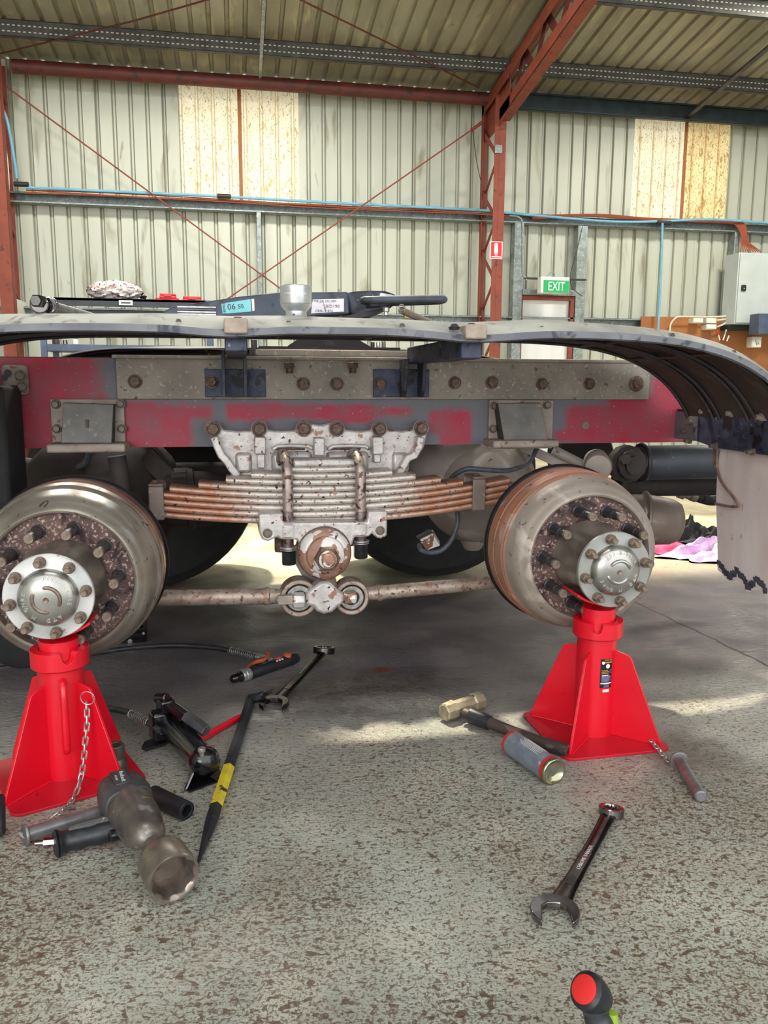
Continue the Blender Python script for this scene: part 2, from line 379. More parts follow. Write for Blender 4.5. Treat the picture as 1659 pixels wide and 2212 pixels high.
# floor
fm = bpy.data.materials.new('concrete_floor'); fm.use_nodes = True; nt = fm.node_tree; N = nt.nodes; L = nt.links
bs = N['Principled BSDF']; tc = N.new('ShaderNodeTexCoord')
def _noise(s, det=3, dist=0., st=(1, 1, 1), rot=0., off=(0, 0, 0)):
    mp = N.new('ShaderNodeMapping'); mp.inputs['Scale'].default_value = st; mp.inputs['Rotation'].default_value = (0, 0, rot); mp.inputs['Location'].default_value = off
    L.new(tc.outputs['Object'], mp.inputs[0]); n = N.new('ShaderNodeTexNoise'); n.inputs['Scale'].default_value = s; n.inputs['Detail'].default_value = det; n.inputs['Distortion'].default_value = dist
    L.new(mp.outputs[0], n.inputs['Vector']); return n.outputs[0]
def _rng(o, a, b, c0=0., c1=1.):
    r = N.new('ShaderNodeMapRange'); L.new(o, r.inputs[0])
    for i, v in ((1, a), (2, b), (3, c0), (4, c1)): r.inputs[i].default_value = v
    return r.outputs[0]
def _m(op, a, b=0.):
    x = N.new('ShaderNodeMath'); x.operation = op
    for i, v in ((0, a), (1, b)):
        if isinstance(v, (int, float)): x.inputs[i].default_value = v
        else: L.new(v, x.inputs[i])
    return x.outputs[0]
def _mix(f, a, b):
    x = N.new('ShaderNodeMix'); x.data_type = 'RGBA'
    if isinstance(f, float): x.inputs[0].default_value = f
    else: L.new(f, x.inputs[0])
    for i, v in ((6, a), (7, b)):
        if isinstance(v, tuple): x.inputs[i].default_value = v
        else: L.new(v, x.inputs[i])
    return x.outputs[2]
sx = N.new('ShaderNodeSeparateXYZ'); L.new(tc.outputs['Object'], sx.inputs[0]); X_, Y_ = sx.outputs[0], sx.outputs[1]
def ell(cx, cy, rx, ry):
    a = _m('DIVIDE', _m('SUBTRACT', X_, cx), rx); b = _m('DIVIDE', _m('SUBTRACT', Y_, cy), ry)
    return _m('ADD', _m('MULTIPLY', a, a), _m('MULTIPLY', b, b))
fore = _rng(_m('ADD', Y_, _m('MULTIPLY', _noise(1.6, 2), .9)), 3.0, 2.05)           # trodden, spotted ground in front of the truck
c0 = _mix(_rng(_noise(1.3, 4), .35, .65), c(176,180,168), c(152,156,148))
c0 = _mix(_rng(_noise(7, 4, .5), .5, .7), c0, c(184,182,170))
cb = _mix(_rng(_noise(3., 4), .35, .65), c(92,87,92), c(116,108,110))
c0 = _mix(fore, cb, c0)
far = _rng(Y_, 3.4, 4.2); c0 = _mix(far, c0, _mix(_rng(_noise(2.5, 5, .6), .45, .6), c(206,198,164), c(176,164,130)))  # sunlit yellow beyond the truck, put into the floor colour
big = _noise(2.2, 3, 0, (1, 1, 1), 0, (3, 1, 0))
thr = _m('SUBTRACT', .645, _m('ADD', _m('MULTIPLY', fore, .045), _m('MULTIPLY', _m('MULTIPLY', _rng(big, .35, .68), fore), .062)))
def speck(sc, di, st, ro, extra=0.):
    n = _noise(sc, 3, di, st, ro); return _rng(_m('SUBTRACT', n, _m('ADD', thr, extra)), 0., .035)
c1 = _mix(_m('MULTIPLY', _rng(_noise(5.5, 5, .8), .42, .7), _m('MULTIPLY', fore, .35)), c0, c(142,130,110))
c1 = _mix(_m('MULTIPLY', speck(105, .7, (1, 1.45, 1), .5, -.012), .85), c1, c(100,82,66))
c1 = _mix(_m('MULTIPLY', speck(58, .6, (1, 1.35, 1), .9, .015), .9), c1, c(90,70,54))
c1 = _mix(_m('MULTIPLY', speck(165, .5, (1.3, 1, 1), 1.9, -.015), .75), c1, c(112,94,78))
st = atZ(790, 1490); e = ell(st.x, st.y, .34, .20)
smask = _m('MULTIPLY', _rng(_m('ADD', e, _m('MULTIPLY', _noise(9, 5, .6), 2.0)), 2.3, 1.0), _rng(_noise(60, 3, .8), .3, .6, .5, 1))
c1 = _mix(_m('MULTIPLY', smask, .9), c1, c(54,38,35))
s2 = atZ(822, 1447); c1 = _mix(_rng(_m('ADD', ell(s2.x, s2.y, .05, .035), _m('MULTIPLY', _noise(40, 3), 1.2)), 1.4, .7), c1, c(104,48,36))
s2 = atZ(1470, 1620); c1 = _mix(_m('MULTIPLY', _rng(_m('ADD', ell(s2.x, s2.y, .14, .2), _m('MULTIPLY', _noise(20, 4, 1), 2.)), 2.0, .8), .6), c1, c(92,72,66))
# saw-cut joint running away to the right, and a fine crack
pa, pb = atZ(1350, 1290), atZ(1659, 1438); dx, dy = (pb-pa).normalized().xy
dl = _m('ABSOLUTE', _m('ADD', _m('MULTIPLY', _m('SUBTRACT', X_, pa.x), -dy), _m('ADD', _m('MULTIPLY', _m('SUBTRACT', Y_, pa.y), dx), _m('MULTIPLY', _m('SUBTRACT', _noise(14, 3), .5), .03))))
joint = _rng(dl, .007, .003); c1 = _mix(joint, c1, c(44,38,36))
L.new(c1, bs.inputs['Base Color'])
L.new(_rng(_noise(5, 4, .4, (1, 1, 1), 0, (7, 2, 0)), .38, .66, .30, .62), bs.inputs['Roughness'])
bp = N.new('ShaderNodeBump'); bp.inputs['Strength'].default_value = .55; bp.inputs['Distance'].default_value = .004
hh = _m('SUBTRACT', _m('ADD', _m('MULTIPLY', _noise(30, 5, 1.2, (1, 2.2, 1), .35), 1.6), _m('MULTIPLY', _noise(110, 3, .6), .35)), _m('MULTIPLY', joint, 2.))
L.new(hh, bp.inputs['Height']); L.new(bp.outputs[0], bs.inputs['Normal'])
M['concrete_floor'] = fm
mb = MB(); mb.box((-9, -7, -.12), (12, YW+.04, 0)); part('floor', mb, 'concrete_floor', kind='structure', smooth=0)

# back wall: corrugated sheets, with two translucent pairs let in above the girt
wins = [(atY(389, 300, YW).x, atY(645, 300, YW).x), (atY(1368, 350, YW).x, atY(1575, 350, YW).x)]
ZG = 3.10; ZT = 4.44
wall = thing('wall_back', None, None, (0, YW, 0), kind='structure')
xs = []; x = -6.08
while x < 10.6: xs.append(x); x += .76
cuts = sorted(set(xs+[b for wn in wins for b in wn]))
for a, b in zip(cuts[:-1], cuts[1:]):
    if b-a < .02: continue
    inwin = any(a > w0-.01 and b < w1+.01 for w0, w1 in wins)
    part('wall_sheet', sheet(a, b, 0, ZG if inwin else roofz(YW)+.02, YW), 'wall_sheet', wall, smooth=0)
    if inwin: part('wall_sheet', sheet(a, b, ZT, roofz(YW)+.02, YW), 'wall_sheet', wall, smooth=0)
for i, (a, b) in enumerate(wins):
    wn = thing('window_%d' % (i+1), None, None, ((a+b)/2, YW, ZG), kind='structure')
    mid = (a+b)/2 if i == 0 else atY(1478, 350, YW).x
    for j, (p, q) in enumerate(((a, mid-.004), (mid+.004, b))):
        part('translucent_sheet', sheet(p, q, ZG, ZT, YW-.004), 'window_sheet_amber' if (i == 1 and j == 1) else 'window_sheet', wn, smooth=0)
    mb = MB(); mb.box((mid-.022, YW-.012, ZG), (mid+.022, YW+.02, ZT)); part('lap_strip', mb, 'hammer_handle' if 0 else 'board_brown', wn, smooth=0)

# left side wall and the opening towards the yard stay outside the frame
sw = MB()
pr = rib_profile(-6, YW); n = len(pr)
sw.add([V((-6.1-h, y, z)) for z in (0, 5.3) for y, h in pr], [(i, i+1, n+i+1, n+i) for i in range(n-1)])
part('wall_left', sw, 'wall_sheet', kind='structure', smooth=0)
sw = MB(); sw.add([V((10.7+h, y, z)) for z in (0, 5.3) for y, h in pr], [(i, i+1, n+i+1, n+i) for i in range(n-1)])
part('wall_right', sw, 'wall_sheet', kind='structure', smooth=0)

# roof sheets
roof = thing('ceiling', None, None, (0, YW, ROOF0), kind='structure')
x = -6.46
while x < 10.6:
    pr = rib_profile(x, x+.76, .034); n = len(pr)
    runs = [(YW+.05, -2.6)]                       # openings of the two roof lights, out of view
    if -3.1 < x < 3.9: runs = [(YW+.05, 7.66), (6.15, -2.6)]
    if -.5 < x < 2.2: runs = [(YW+.05, 7.66), (6.15, 4.78), (4.22, -2.6)]
    for ya, yb in runs:
        mb = MB()
        for t in (0, .0025): mb.add([V((xx, y, roofz(y)+h+t)) for y in (ya, yb) for xx, h in pr], [(i, i+1, n+i+1, n+i) for i in range(n-1)])
        part('roof_sheet', mb, 'roof_sheet', roof, smooth=0)
    x += .76

def cee(mb, x0, x1, y, z, dep, fl, lip=.018, t=.003, open_=-1):
    """C purlin running in x: web at y, flanges towards open_"""
    mb.box((x0, y, z), (x1, y+t, z+dep)); 
    for zz in (z, z+dep-t): mb.box((x0, min(y, y+open_*fl), zz), (x1, max(y, y+open_*fl), zz+t))
    ye = y+open_*fl
    mb.box((x0, ye, z), (x1, ye+t, z+lip)); mb.box((x0, ye, z+dep-lip), (x1, ye+t, z+dep))
    return mb
# purlins with their row of punched slots
for k, (yy, zz) in enumerate(((9.66, None), (8.21, None))):
    zt = roofz(yy)-.006
    pu = thing('trim_%d' % (k+1), None, None, (2, yy, zt-.16), kind='structure')
    part('purlin', cee(MB(), -6, 10.6, yy, zt-.16, .16, .065, open_=1), 'purlin_steel', pu, smooth=0)
    mb = MB(); x = -3.4
    while x < 8.2:
        for z in (zt-.115, zt-.055): mb.box((x, yy-.002, z-.006), (x+.026, yy, z+.006))
        x += .052
    part('slot_row', mb, 'hole_light', pu, smooth=0, kind='stuff')
# eaves strut: round tube in the left bay, green channel in the right one
XC = 3.20; XL = -2.36
t = thing('trim_3', None, None, ((XC+XL)/2, 10.2, 4.4), kind='structure')
part('eaves_tube', MB().cyl((XL, 10.22, 4.40), (XC, 10.22, 4.40), .075, n=24), 'red_steel_shaded', t)
t = thing('trim_4', None, None, (7, 10.2, 4.3), kind='structure')
part('eaves_channel', cee(MB(), XC+.1, 10.6, 10.28, 4.31, .2, .07), 'green_steel', t, smooth=0)
# girts
for k, z in enumerate((2.98, 1.66)):
    t = thing('trim_%d' % (5+k), None, None, (2, 10.4, z), kind='structure')
    part('girt', cee(MB(), -6, 10.6, YW-.03, z, .12 if k == 0 else .15, .13), 'galvanised', t, smooth=0)
# studs, door frame
def stud(n, x0, x1, z0, z1, y0=10.33, m='galvanised'):
    t = thing('trim_%d' % n, None, None, ((x0+x1)/2, 10.4, z0), kind='structure')
    part('stud', MB().box((x0, y0, z0), (x1, YW-.03, z1)), m, t, bev=.004)
sx0 = atY(559, 500, 10.35).x; stud(7, sx0-.025, sx0+.03, 0, 2.98)
dj0 = atY(1112, 560, 10.3).x; dj1 = atY(1132, 560, 10.3).x; stud(8, dj0, dj1, 0, 2.98)
dk0 = atY(1246, 620, 10.3).x; dk1 = atY(1267, 620, 10.3).x; stud(9, dk0, dk1, 0, 2.98)
rj0 = atY(1590, 520, 10.3).x; stud(10, rj0, rj0+.07, 0, 2.98)
zh = atY(1190, 632, 10.3).z
t = thing('trim_11', None, None, ((dj1+dk0)/2, 10.35, zh), kind='structure')
part('door_header', MB().box((dj1, 10.31, zh-.035), (dk0, YW-.03, zh+.04)), 'galvanised', t, bev=.004)
door = thing('door_1', None, None, ((dj1+dk0)/2, 10.42, 0), kind='structure')
zd = zh-.09; dr = dk0-.06
part('door_leaf', MB().box((dj1+.03, 10.40, 0), (dr, 10.45, zd)), 'door_white', door, bev=.003)
mb = MB(); mb.box((dj1, 10.35, zd), (dk0, 10.45, zd+.05)); mb.box((dr, 10.34, 0), (dr+.05, 10.45, zd)); mb.box((dj1, 10.38, 0), (dj1+.03, 10.45, zd))
part('door_frame', mb, 'red_steel', door, smooth=0)
part('door_handle', MB().cyl((dj1+.09, 10.36, 1.0), (dj1+.2, 10.36, 1.0), .012), 'steel_zinc', door)

# ---- red lattice columns and the rafter truss of the right-hand frame
def angle(mb, p0, p1, w_, t_, u, v):          # L-section between two points, legs along u and v
    p0 = V(p0); p1 = V(p1); u = V(u); v = V(v)
    for a, b in ((u*w_, v*t_), (u*t_, v*w_)):
        vs = [p+x_ for p in (p0, p1) for x_ in (V((0, 0, 0)), a, a+b, b)]
        mb.add(vs, [(3, 2, 1, 0), (4, 5, 6, 7), (0, 1, 5, 4), (1, 2, 6, 5), (2, 3, 7, 6), (3, 0, 4, 7)])
    return mb
def column(n, x0, y0=9.86, y1=10.42, top=4.46):
    t = thing('trim_%d' % n, None, None, (x0, (y0+y1)/2, 0), kind='structure')
    mb = MB(); angle(mb, (x0+.14, y0, 0), (x0+.14, y0, top), .14, .008, (-1, 0, 0), (0, 1, 0)); mb.box((x0+.06, y0-.003, 0), (x0+.14, y0+.005, top))
    part('front_chord', mb, 'red_steel', t, smooth=0)
    mb = MB(); angle(mb, (x0, y1, 0), (x0, y1, top), .08, .008, (1, 0, 0), (0, -1, 0)); part('back_chord', mb, 'red_steel', t, smooth=0)
    z = 0.1; k = 0
    while z < top-.2:
        a, b = ((y0+.03, y1-.02), (y1-.02, y0+.03))[k % 2]
        part('lacing_bar', MB().bar((x0+.02+(k % 2)*.05, a, z), (x0+.02+(k % 2)*.05, b, z+.36), .055, .008, up=(1, 0, 0)), 'red_steel', t, smooth=0)
        z += .36; k += 1
    return t
column(12, XC-.07); column(13, XL-.2)
t = thing('trim_14', None, None, (XC, 9.9, 4.0), kind='structure')
def tr(yy, off): return V((XC, yy, roofz(yy)-.17+off))
yA, yB = 10.42, 1.5
part('top_chord', angle(MB(), tr(yA, 0)+V((-.07, 0, 0)), tr(yB, 0)+V((-.07, 0, 0)), .15, .008, (1, 0, 0), (0, 0, -1)), 'red_steel', t, smooth=0)
lo = lambda yy: V((XC, yy, roofz(yy)-.60))
kn = V((XC, 9.86, 4.05)); end = lo(yB)
mb = MB(); angle(mb, kn+V((-.02, 0, 0)), end+V((-.02, 0, 0)), .13, .008, (1, 0, 0), (0, 0, 1))
part('bottom_chord', mb, 'red_steel', t, smooth=0)
yy = 9.75; k = 0
while yy > 2.4:
    a = tr(yy, -.03); b = lo(yy-.33); b.z += .03
    p, q = (a, b) if k % 2 == 0 else (V((XC, yy, lo(yy).z+.03)), tr(yy-.33, -.03))
    part('web_bar', MB().bar(p, q, .10, .008, up=(1, 0, 0)), 'red_steel_shaded', t, smooth=0); yy -= .33; k += 1
part('gusset_plate', MB().prism([V((XC-.02, 10.4, 4.36)), V((XC-.02, 10.4, 3.95)), V((XC-.02, 9.86, 3.98)), V((XC-.02, 9.5, 4.12)), V((XC-.02, 9.5, 4.42))], (.008, 0, 0)), 'red_steel', t, smooth=0)
# sheet clamp plate on the column
# purlin braces between purlins
def brace(n, pts, m='purlin_steel', wd=.05):
    t = thing('trim_%d' % n, None, None, pts[0], kind='structure'); part('brace_strip', MB().bar(pts[0], pts[1], wd, .02), m, t, smooth=0)
bx = atY(566, 100, 9.4).x; brace(15, (V((bx, 10.3, 4.42)), V((bx, 7.8, 4.78))), 'galvanised', .035)
bx = atY(1580, 185, 9.4).x; brace(16, (V((bx-.05, 10.3, 4.36)), V((bx, 7.8, 4.78))), 'purlin_steel', .06)

# ---- cross bracing rods
def rod(name, pts, r, m, label, cat, group=None): return solo(name, MB().tube(pts, r, 8), m, label, cat, group)
rod('bracing_rod', [atY(8, 183, 10.22), atY(612, 628, 10.22), atY(700, 692, 10.22)], .0085, 'red_steel', 'thin rusty steel bracing rod running from the left column down across the back wall', 'rod')
mb = MB().tube([atY(1040, 266, 10.18), atY(492, 645, 10.18), atY(380, 722, 10.18)], .0085, 8); mb.tube([atY(1044, 262, 10.18), atY(1018, 282, 10.18)], .02, 8)
solo('bracing_rod', mb, 'red_steel', 'thin rusty steel bracing rod running from the middle column down to the left', 'rod')
def onroof(px, py, off=.17):
    d = _ray(px, py); zz = ROOF0+SLOPE*YW-off; t = (zz-CH)/(d.z+SLOPE*d.y); return V((d.x*t, d.y*t, CH+d.z*t))
rod('roof_rod', [onroof(-40, 126), onroof(290, 45), onroof(460, -4)], .009, 'red_steel_shaded', 'thin dark bracing rod under the roof at the upper left', 'rod')
rod('roof_rod', [onroof(640, -5), onroof(1035, 190)], .009, 'red_steel_shaded', 'thin dark bracing rod under the roof, ending at the middle column', 'rod')

# ---- pipes and cables along the girt
def pipe(name, pts, r, m, label, cat, k=5, group=None): return solo(name, MB().tube(smooth_path(pts, k), r, 10), m, label, cat, group)
yp = 10.26
pa_ = [atY(-20, 200, 10.1), atY(12, 250, 10.1), atY(30, 340, 10.15), atY(36, 385, 10.2)]
pipe('air_pipe', pa_, .017, 'pipe_blue', 'light blue air pipe curving down beside the left column', 'pipe')
pts = [atY(55, 405, yp), atY(230, 413, yp), atY(470, 424, yp), atY(700, 437, yp), atY(900, 447, yp), atY(1050, 455, yp), atY(1100, 460, yp), atY(1220, 471, yp), atY(1330, 479, yp), atY(1430, 478, yp), atY(1540, 474, yp), atY(1700, 485, yp)]
pipe('air_pipe', pts, .016, 'pipe_blue', 'light blue air pipe running along the wall girt', 'pipe')
pipe('air_pipe', [atY(1431, 482, 10.2), atY(1428, 580, 10.2), atY(1421, 720, 10.2), atY(1410, 860, 10.2)], .016, 'pipe_blue', 'light blue air pipe dropping down the wall in front of the brown board', 'pipe')
for (px, py, w_, h_) in ((46, 398, 26, 12), (484, 424, 26, 10), (1434, 481, 32, 12)):
    a = atY(px, py, yp-.01); mb = MB().cyl(a-V((w_*.0031, 0, 0)), a+V((w_*.0031, 0, 0)), .028, n=12, ch=.006)
    solo('pipe_fitting', mb, 'cable_black', {46: 'black pipe elbow where the blue pipe turns at the left column', 484: 'black joiner on the blue pipe under the left translucent window', 1434: 'black tee on the blue pipe under the right translucent window'}[px], 'fitting')
cab = MB()
for k in range(4):
    q = [V(p)+V((0, .03-.01*k, -.022-.012*k+.010*math.sin(i*1.7+k*2))) for i, p in enumerate(pts[:7])]
    cab.tube(smooth_path(q, 4), .006, 6)
solo('orange_cables', cab, 'cable_orange', 'bundle of orange cables lying along the girt between the columns', 'cable', kind='stuff')
cab = MB()
for k in range(9):
    o = k*4.2
    q = [atY(1150, 474-k, 10.33), atY(1260+o, 466-k*.4, 10.33), atY(1400, 475-k*.5, 10.33), atY(1560, 482-k*.7, 10.33), atY(1590+k*2, 487-k*.6, 10.3), atY(1602+k*1.4, 510, 10.25), atY(1602+k*2, 524, 10.25), atY(1600+k*5.5, 544, 10.2)]
    cab.tube(smooth_path(q, 4), .007, 6)
solo('orange_cables', cab, 'cable_orange', 'thick bundle of orange cables fanning down into the grey cabinet', 'cable', kind='stuff')
pipe('conduit_cable', [atY(0, 250, 10.0), atY(14, 340, 10.0), atY(18, 410, 10.0), atY(14, 500, 10.0), atY(22, 590, 10.0), atY(32, 650, 10.0)], .014, 'pvc_cream', 'cream cable hanging down the left column', 'cable')
pipe('conduit_cable', [atY(1100, 466, 10.2), atY(1122, 470, 10.2), atY(1128, 490, 10.2), atY(1128, 570, 10.2), atY(1130, 596, 10.2), atY(1140, 600, 10.2)], .011, 'galvanised', 'grey cable dropping from the girt to the exit sign bracket', 'cable')
pipe('loose_wire', [atY(1258, 490, 10.2), atY(1245, 545, 10.2), atY(1235, 580, 10.2), atY(1232, 600, 10.2), atY(1236, 622, 10.2), atY(1258, 640, 10.2)], .005, 'hammer_handle', 'thin brown wire hanging right of the exit sign', 'wire')
pipe('loose_wire', [atY(1021, 283, 10.25), atY(1030, 350, 10.25), atY(1043, 410, 10.25)], .005, 'hammer_handle', 'thin wire hanging from the brace beside the middle column', 'wire')
pipe('loose_wire', [atY(1178, 603, 10.1), atY(1190, 588, 10.15), atY(1197, 590, 10.15), atY(1197, 600, 10.1)], .005, 'galvanised', 'short grey wire looping out of the top of the exit sign', 'wire')
s0 = V((XC-.07+.06, 9.85, 3.5))
t = thing('clamp_plate', 'small pale clamp plate on the middle column near its top', 'plate', atY(1077, 326, 9.83))
a = atY(1070, 312, 9.84); b = atY(1085, 331, 9.84); part('plate', MB().box((a.x, 9.84, b.z), (b.x, 9.858, a.z)), 'galvanised', t, bev=.003)
part('bolt', MB().cyl(((a.x+b.x)/2, 9.84, (a.z+b.z)/2), ((a.x+b.x)/2, 9.83, (a.z+b.z)/2), .012, n=6), 'steel_zinc', t)

# ---- signs
a = atY(1059, 521, 9.853); b = atY(1085, 560, 9.853)
t = thing('fire_sign', 'small red and white fire extinguisher sign on the middle column', 'sign', ((a.x+b.x)/2, 9.84, b.z))
W_, Hh = b.x-a.x, a.z-b.z; yS = 9.853
part('backing', MB().box((a.x, yS, b.z), (b.x, yS+.004, a.z)), 'sign_white', t)
part('red_panel', MB().box((a.x+.07*W_, yS-.002, b.z+.04*Hh), (b.x-.07*W_, yS, a.z-.04*Hh)), 'sign_red', t)
mx = (a.x+b.x)/2-.03*W_
mb = MB().prism([V((mx+dx*W_, yS-.004, b.z+dz*Hh)) for dx, dz in ((-.13, .30), (.15, .30), (.15, .82), (.10, .89), (-.02, .92), (-.13, .84))], (0, .002, 0))
mb.box((mx-.08*W_, yS-.004, b.z+.20*Hh), (mx+.12*W_, yS-.002, b.z+.26*Hh)); mb.box((a.x+.13*W_, yS-.004, b.z+.09*Hh), (b.x-.13*W_, yS-.002, b.z+.155*Hh))
part('pictogram', mb, 'sign_white', t, smooth=0)
a = atY(1166, 598, 10.05); b = atY(1226, 635, 10.05)
t = thing('exit_sign', 'green exit sign box hung over the white door', 'sign', ((a.x+b.x)/2, 10.1, b.z))
part('housing', MB().box((a.x, 10.0, b.z), (b.x, 10.13, a.z)), 'white_plastic', t, bev=.006)
zp = a.z-(a.z-b.z)*.22
part('green_panel', MB().box((a.x+.035, 9.992, b.z+.008), (b.x-.008, 10.0, zp)), 'sign_green', t, smooth=0)
Mx = Matrix.Translation(V(((a.x+b.x)/2+.012, 9.989, (b.z+zp)/2)))@Matrix.Rotation(PI/2, 4, 'X')@Matrix.Diagonal((.72, 1, 1, 1))
part('lettering', MB().text('EXIT', Mx, .155, .001), 'sign_white', t, smooth=0)
mb = MB()
for u in (.33, .72): mb.cyl((a.x+(b.x-a.x)*u, 9.998, a.z-.02), (a.x+(b.x-a.x)*u, 9.994, a.z-.02), .005, n=8)
part('screw', mb, 'steel_zinc', t)
p = atY(1130, 600, 10.2); q = atY(1263, 608, 10.2)
part('bracket', MB().box((p.x, 10.14, q.z), (q.x, 10.16, p.z)), 'cable_black', t, smooth=0)
for xx in (p.x+.02, q.x-.02): part('screw', MB().cyl((xx, 10.14, p.z-.03), (xx, 10.13, p.z-.03), .008, n=8), 'steel_zinc', t)

# ---- brown board, electrical cabinet, small boxes
a = atY(1387, 683, 10.3); b = atY(1720, 860, 10.3)
solo('backing_board', MB().box((a.x, 10.312, b.z), (b.x+.4, 10.342, a.z)), 'board_brown', 'brown timber board fixed to the wall under the grey cabinet', 'board', bev=.003)
a = atY(1597, 545, 10.0); b = atY(1597, 700, 10.0)
t = thing('electrical_cabinet', 'large pale grey electrical cabinet on the wall at the right edge', 'cabinet', (a.x+.45, 10.2, b.z))
part('body', MB().box((a.x, 10.0, b.z), (a.x+1.0, 10.311, a.z)), 'cabinet_grey', t, bev=.008)
part('cabinet_door', MB().box((a.x+.01, 9.975, b.z+.015), (a.x+.99, 10.0, a.z-.015)), 'cabinet_grey', t, bev=.006)
k = atY(1606, 622, 9.97); part('lock', MB().box((k.x-.035, 9.955, k.z-.04), (k.x+.035, 9.975, k.z+.04)), 'black_matte', t, bev=.01)
part('lock_core', MB().cyl((k.x, 9.956, k.z-.01), (k.x, 9.95, k.z-.01), .01, n=10), 'steel_zinc', t)
part('plinth', MB().box((a.x, 10.1, b.z-.07), (a.x+1.0, 10.311, b.z)), 'green_steel', t)
def jbox(x0, y0, x1, y1, label, extra=None, yy=10.18):
    a = atY(x0, y0, yy); b = atY(x1, y1, yy); t = thing('junction_box', label, 'box', ((a.x+b.x)/2, yy+.04, b.z))
    part('case', MB().box((a.x, yy, b.z), (b.x, 10.316, a.z)), 'white_plastic', t, bev=.008)
    part('lid', MB().box((a.x+.008, yy-.008, b.z+.008), (b.x-.008, yy, a.z-.008)), 'white_plastic', t, bev=.004); return t
jbox(1499, 687, 1519, 698, 'white junction box, leftmost on the brown board')
jbox(1527, 687, 1548, 699, 'white junction box on the brown board, upper of the stacked pair')
jbox(1527, 700, 1548, 712, 'white junction box on the brown board, lower of the stacked pair')
sw_ = jbox(1626, 727, 1644, 751, 'white switch box low on the brown board beside the right edge')
k0 = [atY(x_, y_, 10.165) for x_, y_ in ((1632, 733), (1635, 745), (1637, 738), (1640, 744))]
part('pen_mark', MB().tube(k0, .003, 6), 'ink', sw_)
for (p_, lb) in ((([(1447, 715), (1449, 700), (1458, 688), (1470, 684), (1520, 685), (1552, 684), (1578, 682)]), 'cream conduit bending over the junction boxes to the cabinet'),
               ([(1548, 692), (1565, 690), (1577, 688)], 'cream conduit from the upper stacked box to the cabinet'),
               ([(1548, 706), (1560, 702), (1568, 697), (1577, 694)], 'cream conduit from the lower stacked box to the cabinet')):
    pipe('conduit', [atY(x_, y_, 10.2) for x_, y_ in p_], .012, 'pvc_cream', lb, 'conduit')
pipe('conduit', [atY(1620, 717, 10.2), atY(1632, 715, 10.2), atY(1650, 714, 10.2)], .016, 'pvc_cream', 'short cream conduit stub beside the blue grey box', 'conduit')
a = atY(1641, 677, 9.6); b = atY(1700, 722, 9.6)
solo('grey_box', MB().box((a.x, 9.6, b.z), (b.x, 9.8, a.z)), 'rack_blue', 'blue grey metal box cut off by the right edge below the cabinet', 'box', bev=.004)
for (x0, y0, x1, y1, m, lb) in ((1549, 712, 1555, 735, 'case_red', 'cable clip with red jaws hanging in front of the board'), (1569, 712, 1562, 735, 'steel_zinc', 'silver crimping clip hanging in the middle of the three clips'), (1575, 725, 1570, 737, 'white_plastic', 'short white clip hanging rightmost of the three clips')):
    p = atY(x0, y0, 10.15); q = atY(x1, y1, 10.15); t = thing('cable_clip', lb, 'clip', q)
    part('jaws', MB().tube([p, (p+q)/2], .011, 8), m, t); part('grip', MB().tube([(p+q)/2, q], .009, 8), 'white_plastic', t)
# meter box behind the left column foot
a = atY(20, 646, 10.1); b = atY(41, 680, 10.1)
t = thing('isolator_box', 'white isolator box at the foot of the cream cable on the left', 'box', ((a.x+b.x)/2, 10.1, b.z-.2))
part('case', MB().box((a.x, 10.05, b.z-.25), (b.x, 10.47, a.z)), 'white_plastic', t, bev=.008); part('conduit_stub', MB().cyl(((a.x+b.x)/2, 10.12, a.z), ((a.x+b.x)/2, 10.12, a.z+.06), .02), 'white_plastic', t)

# ---- steel rack with things on it
rk = thing('storage_rack', 'dark blue steel storage rack in front of the back wall on the left', 'rack', (-1.2, 9.5, 0))
xa, xb = atY(82, 650, 9.2).x, atY(456, 650, 9.2).x; zt = atY(260, 645, 9.2).z; zb = zt-.085
mb = MB().box((xa, 9.2, zt-.03), (xb, 9.8, zt)); mb.box((xa, 9.2, zb), (xb, 9.22, zt)); part('top_shelf', mb, 'rack_black', rk, bev=.003)
mb = MB().box((xa+.05, 9.3, zb-.10), (xb-.05, 9.32, zb-.04)); part('back_rail', mb, 'rack_black', rk)
z2 = atY(260, 745, 9.2).z
part('shelf', MB().box((xa, 9.2, z2-.07), (xb, 9.8, z2)), 'rack_blue', rk, bev=.003)
part('shelf', MB().box((xa, 9.2, .55), (xb, 9.8, .62)), 'rack_blue', rk, bev=.003)
for xx in (xa, xb-.06):
    for yy in (9.19, 9.76):
        part('post', MB().box((xx, yy, 0), (xx+.06, yy+.04, zt-.001)), 'rack_blue', rk, bev=.002)
lx = atY(257, 653, 9.19).x; lz = (zt+zb)/2
part('label_plate', MB().box((lx, 9.185, lz-.025), (lx+.14, 9.2, lz+.025)), 'white_plastic', rk); part('label_print', MB().box((lx+.02, 9.183, lz-.008), (lx+.12, 9.185, lz+.006)), 'ink', rk)
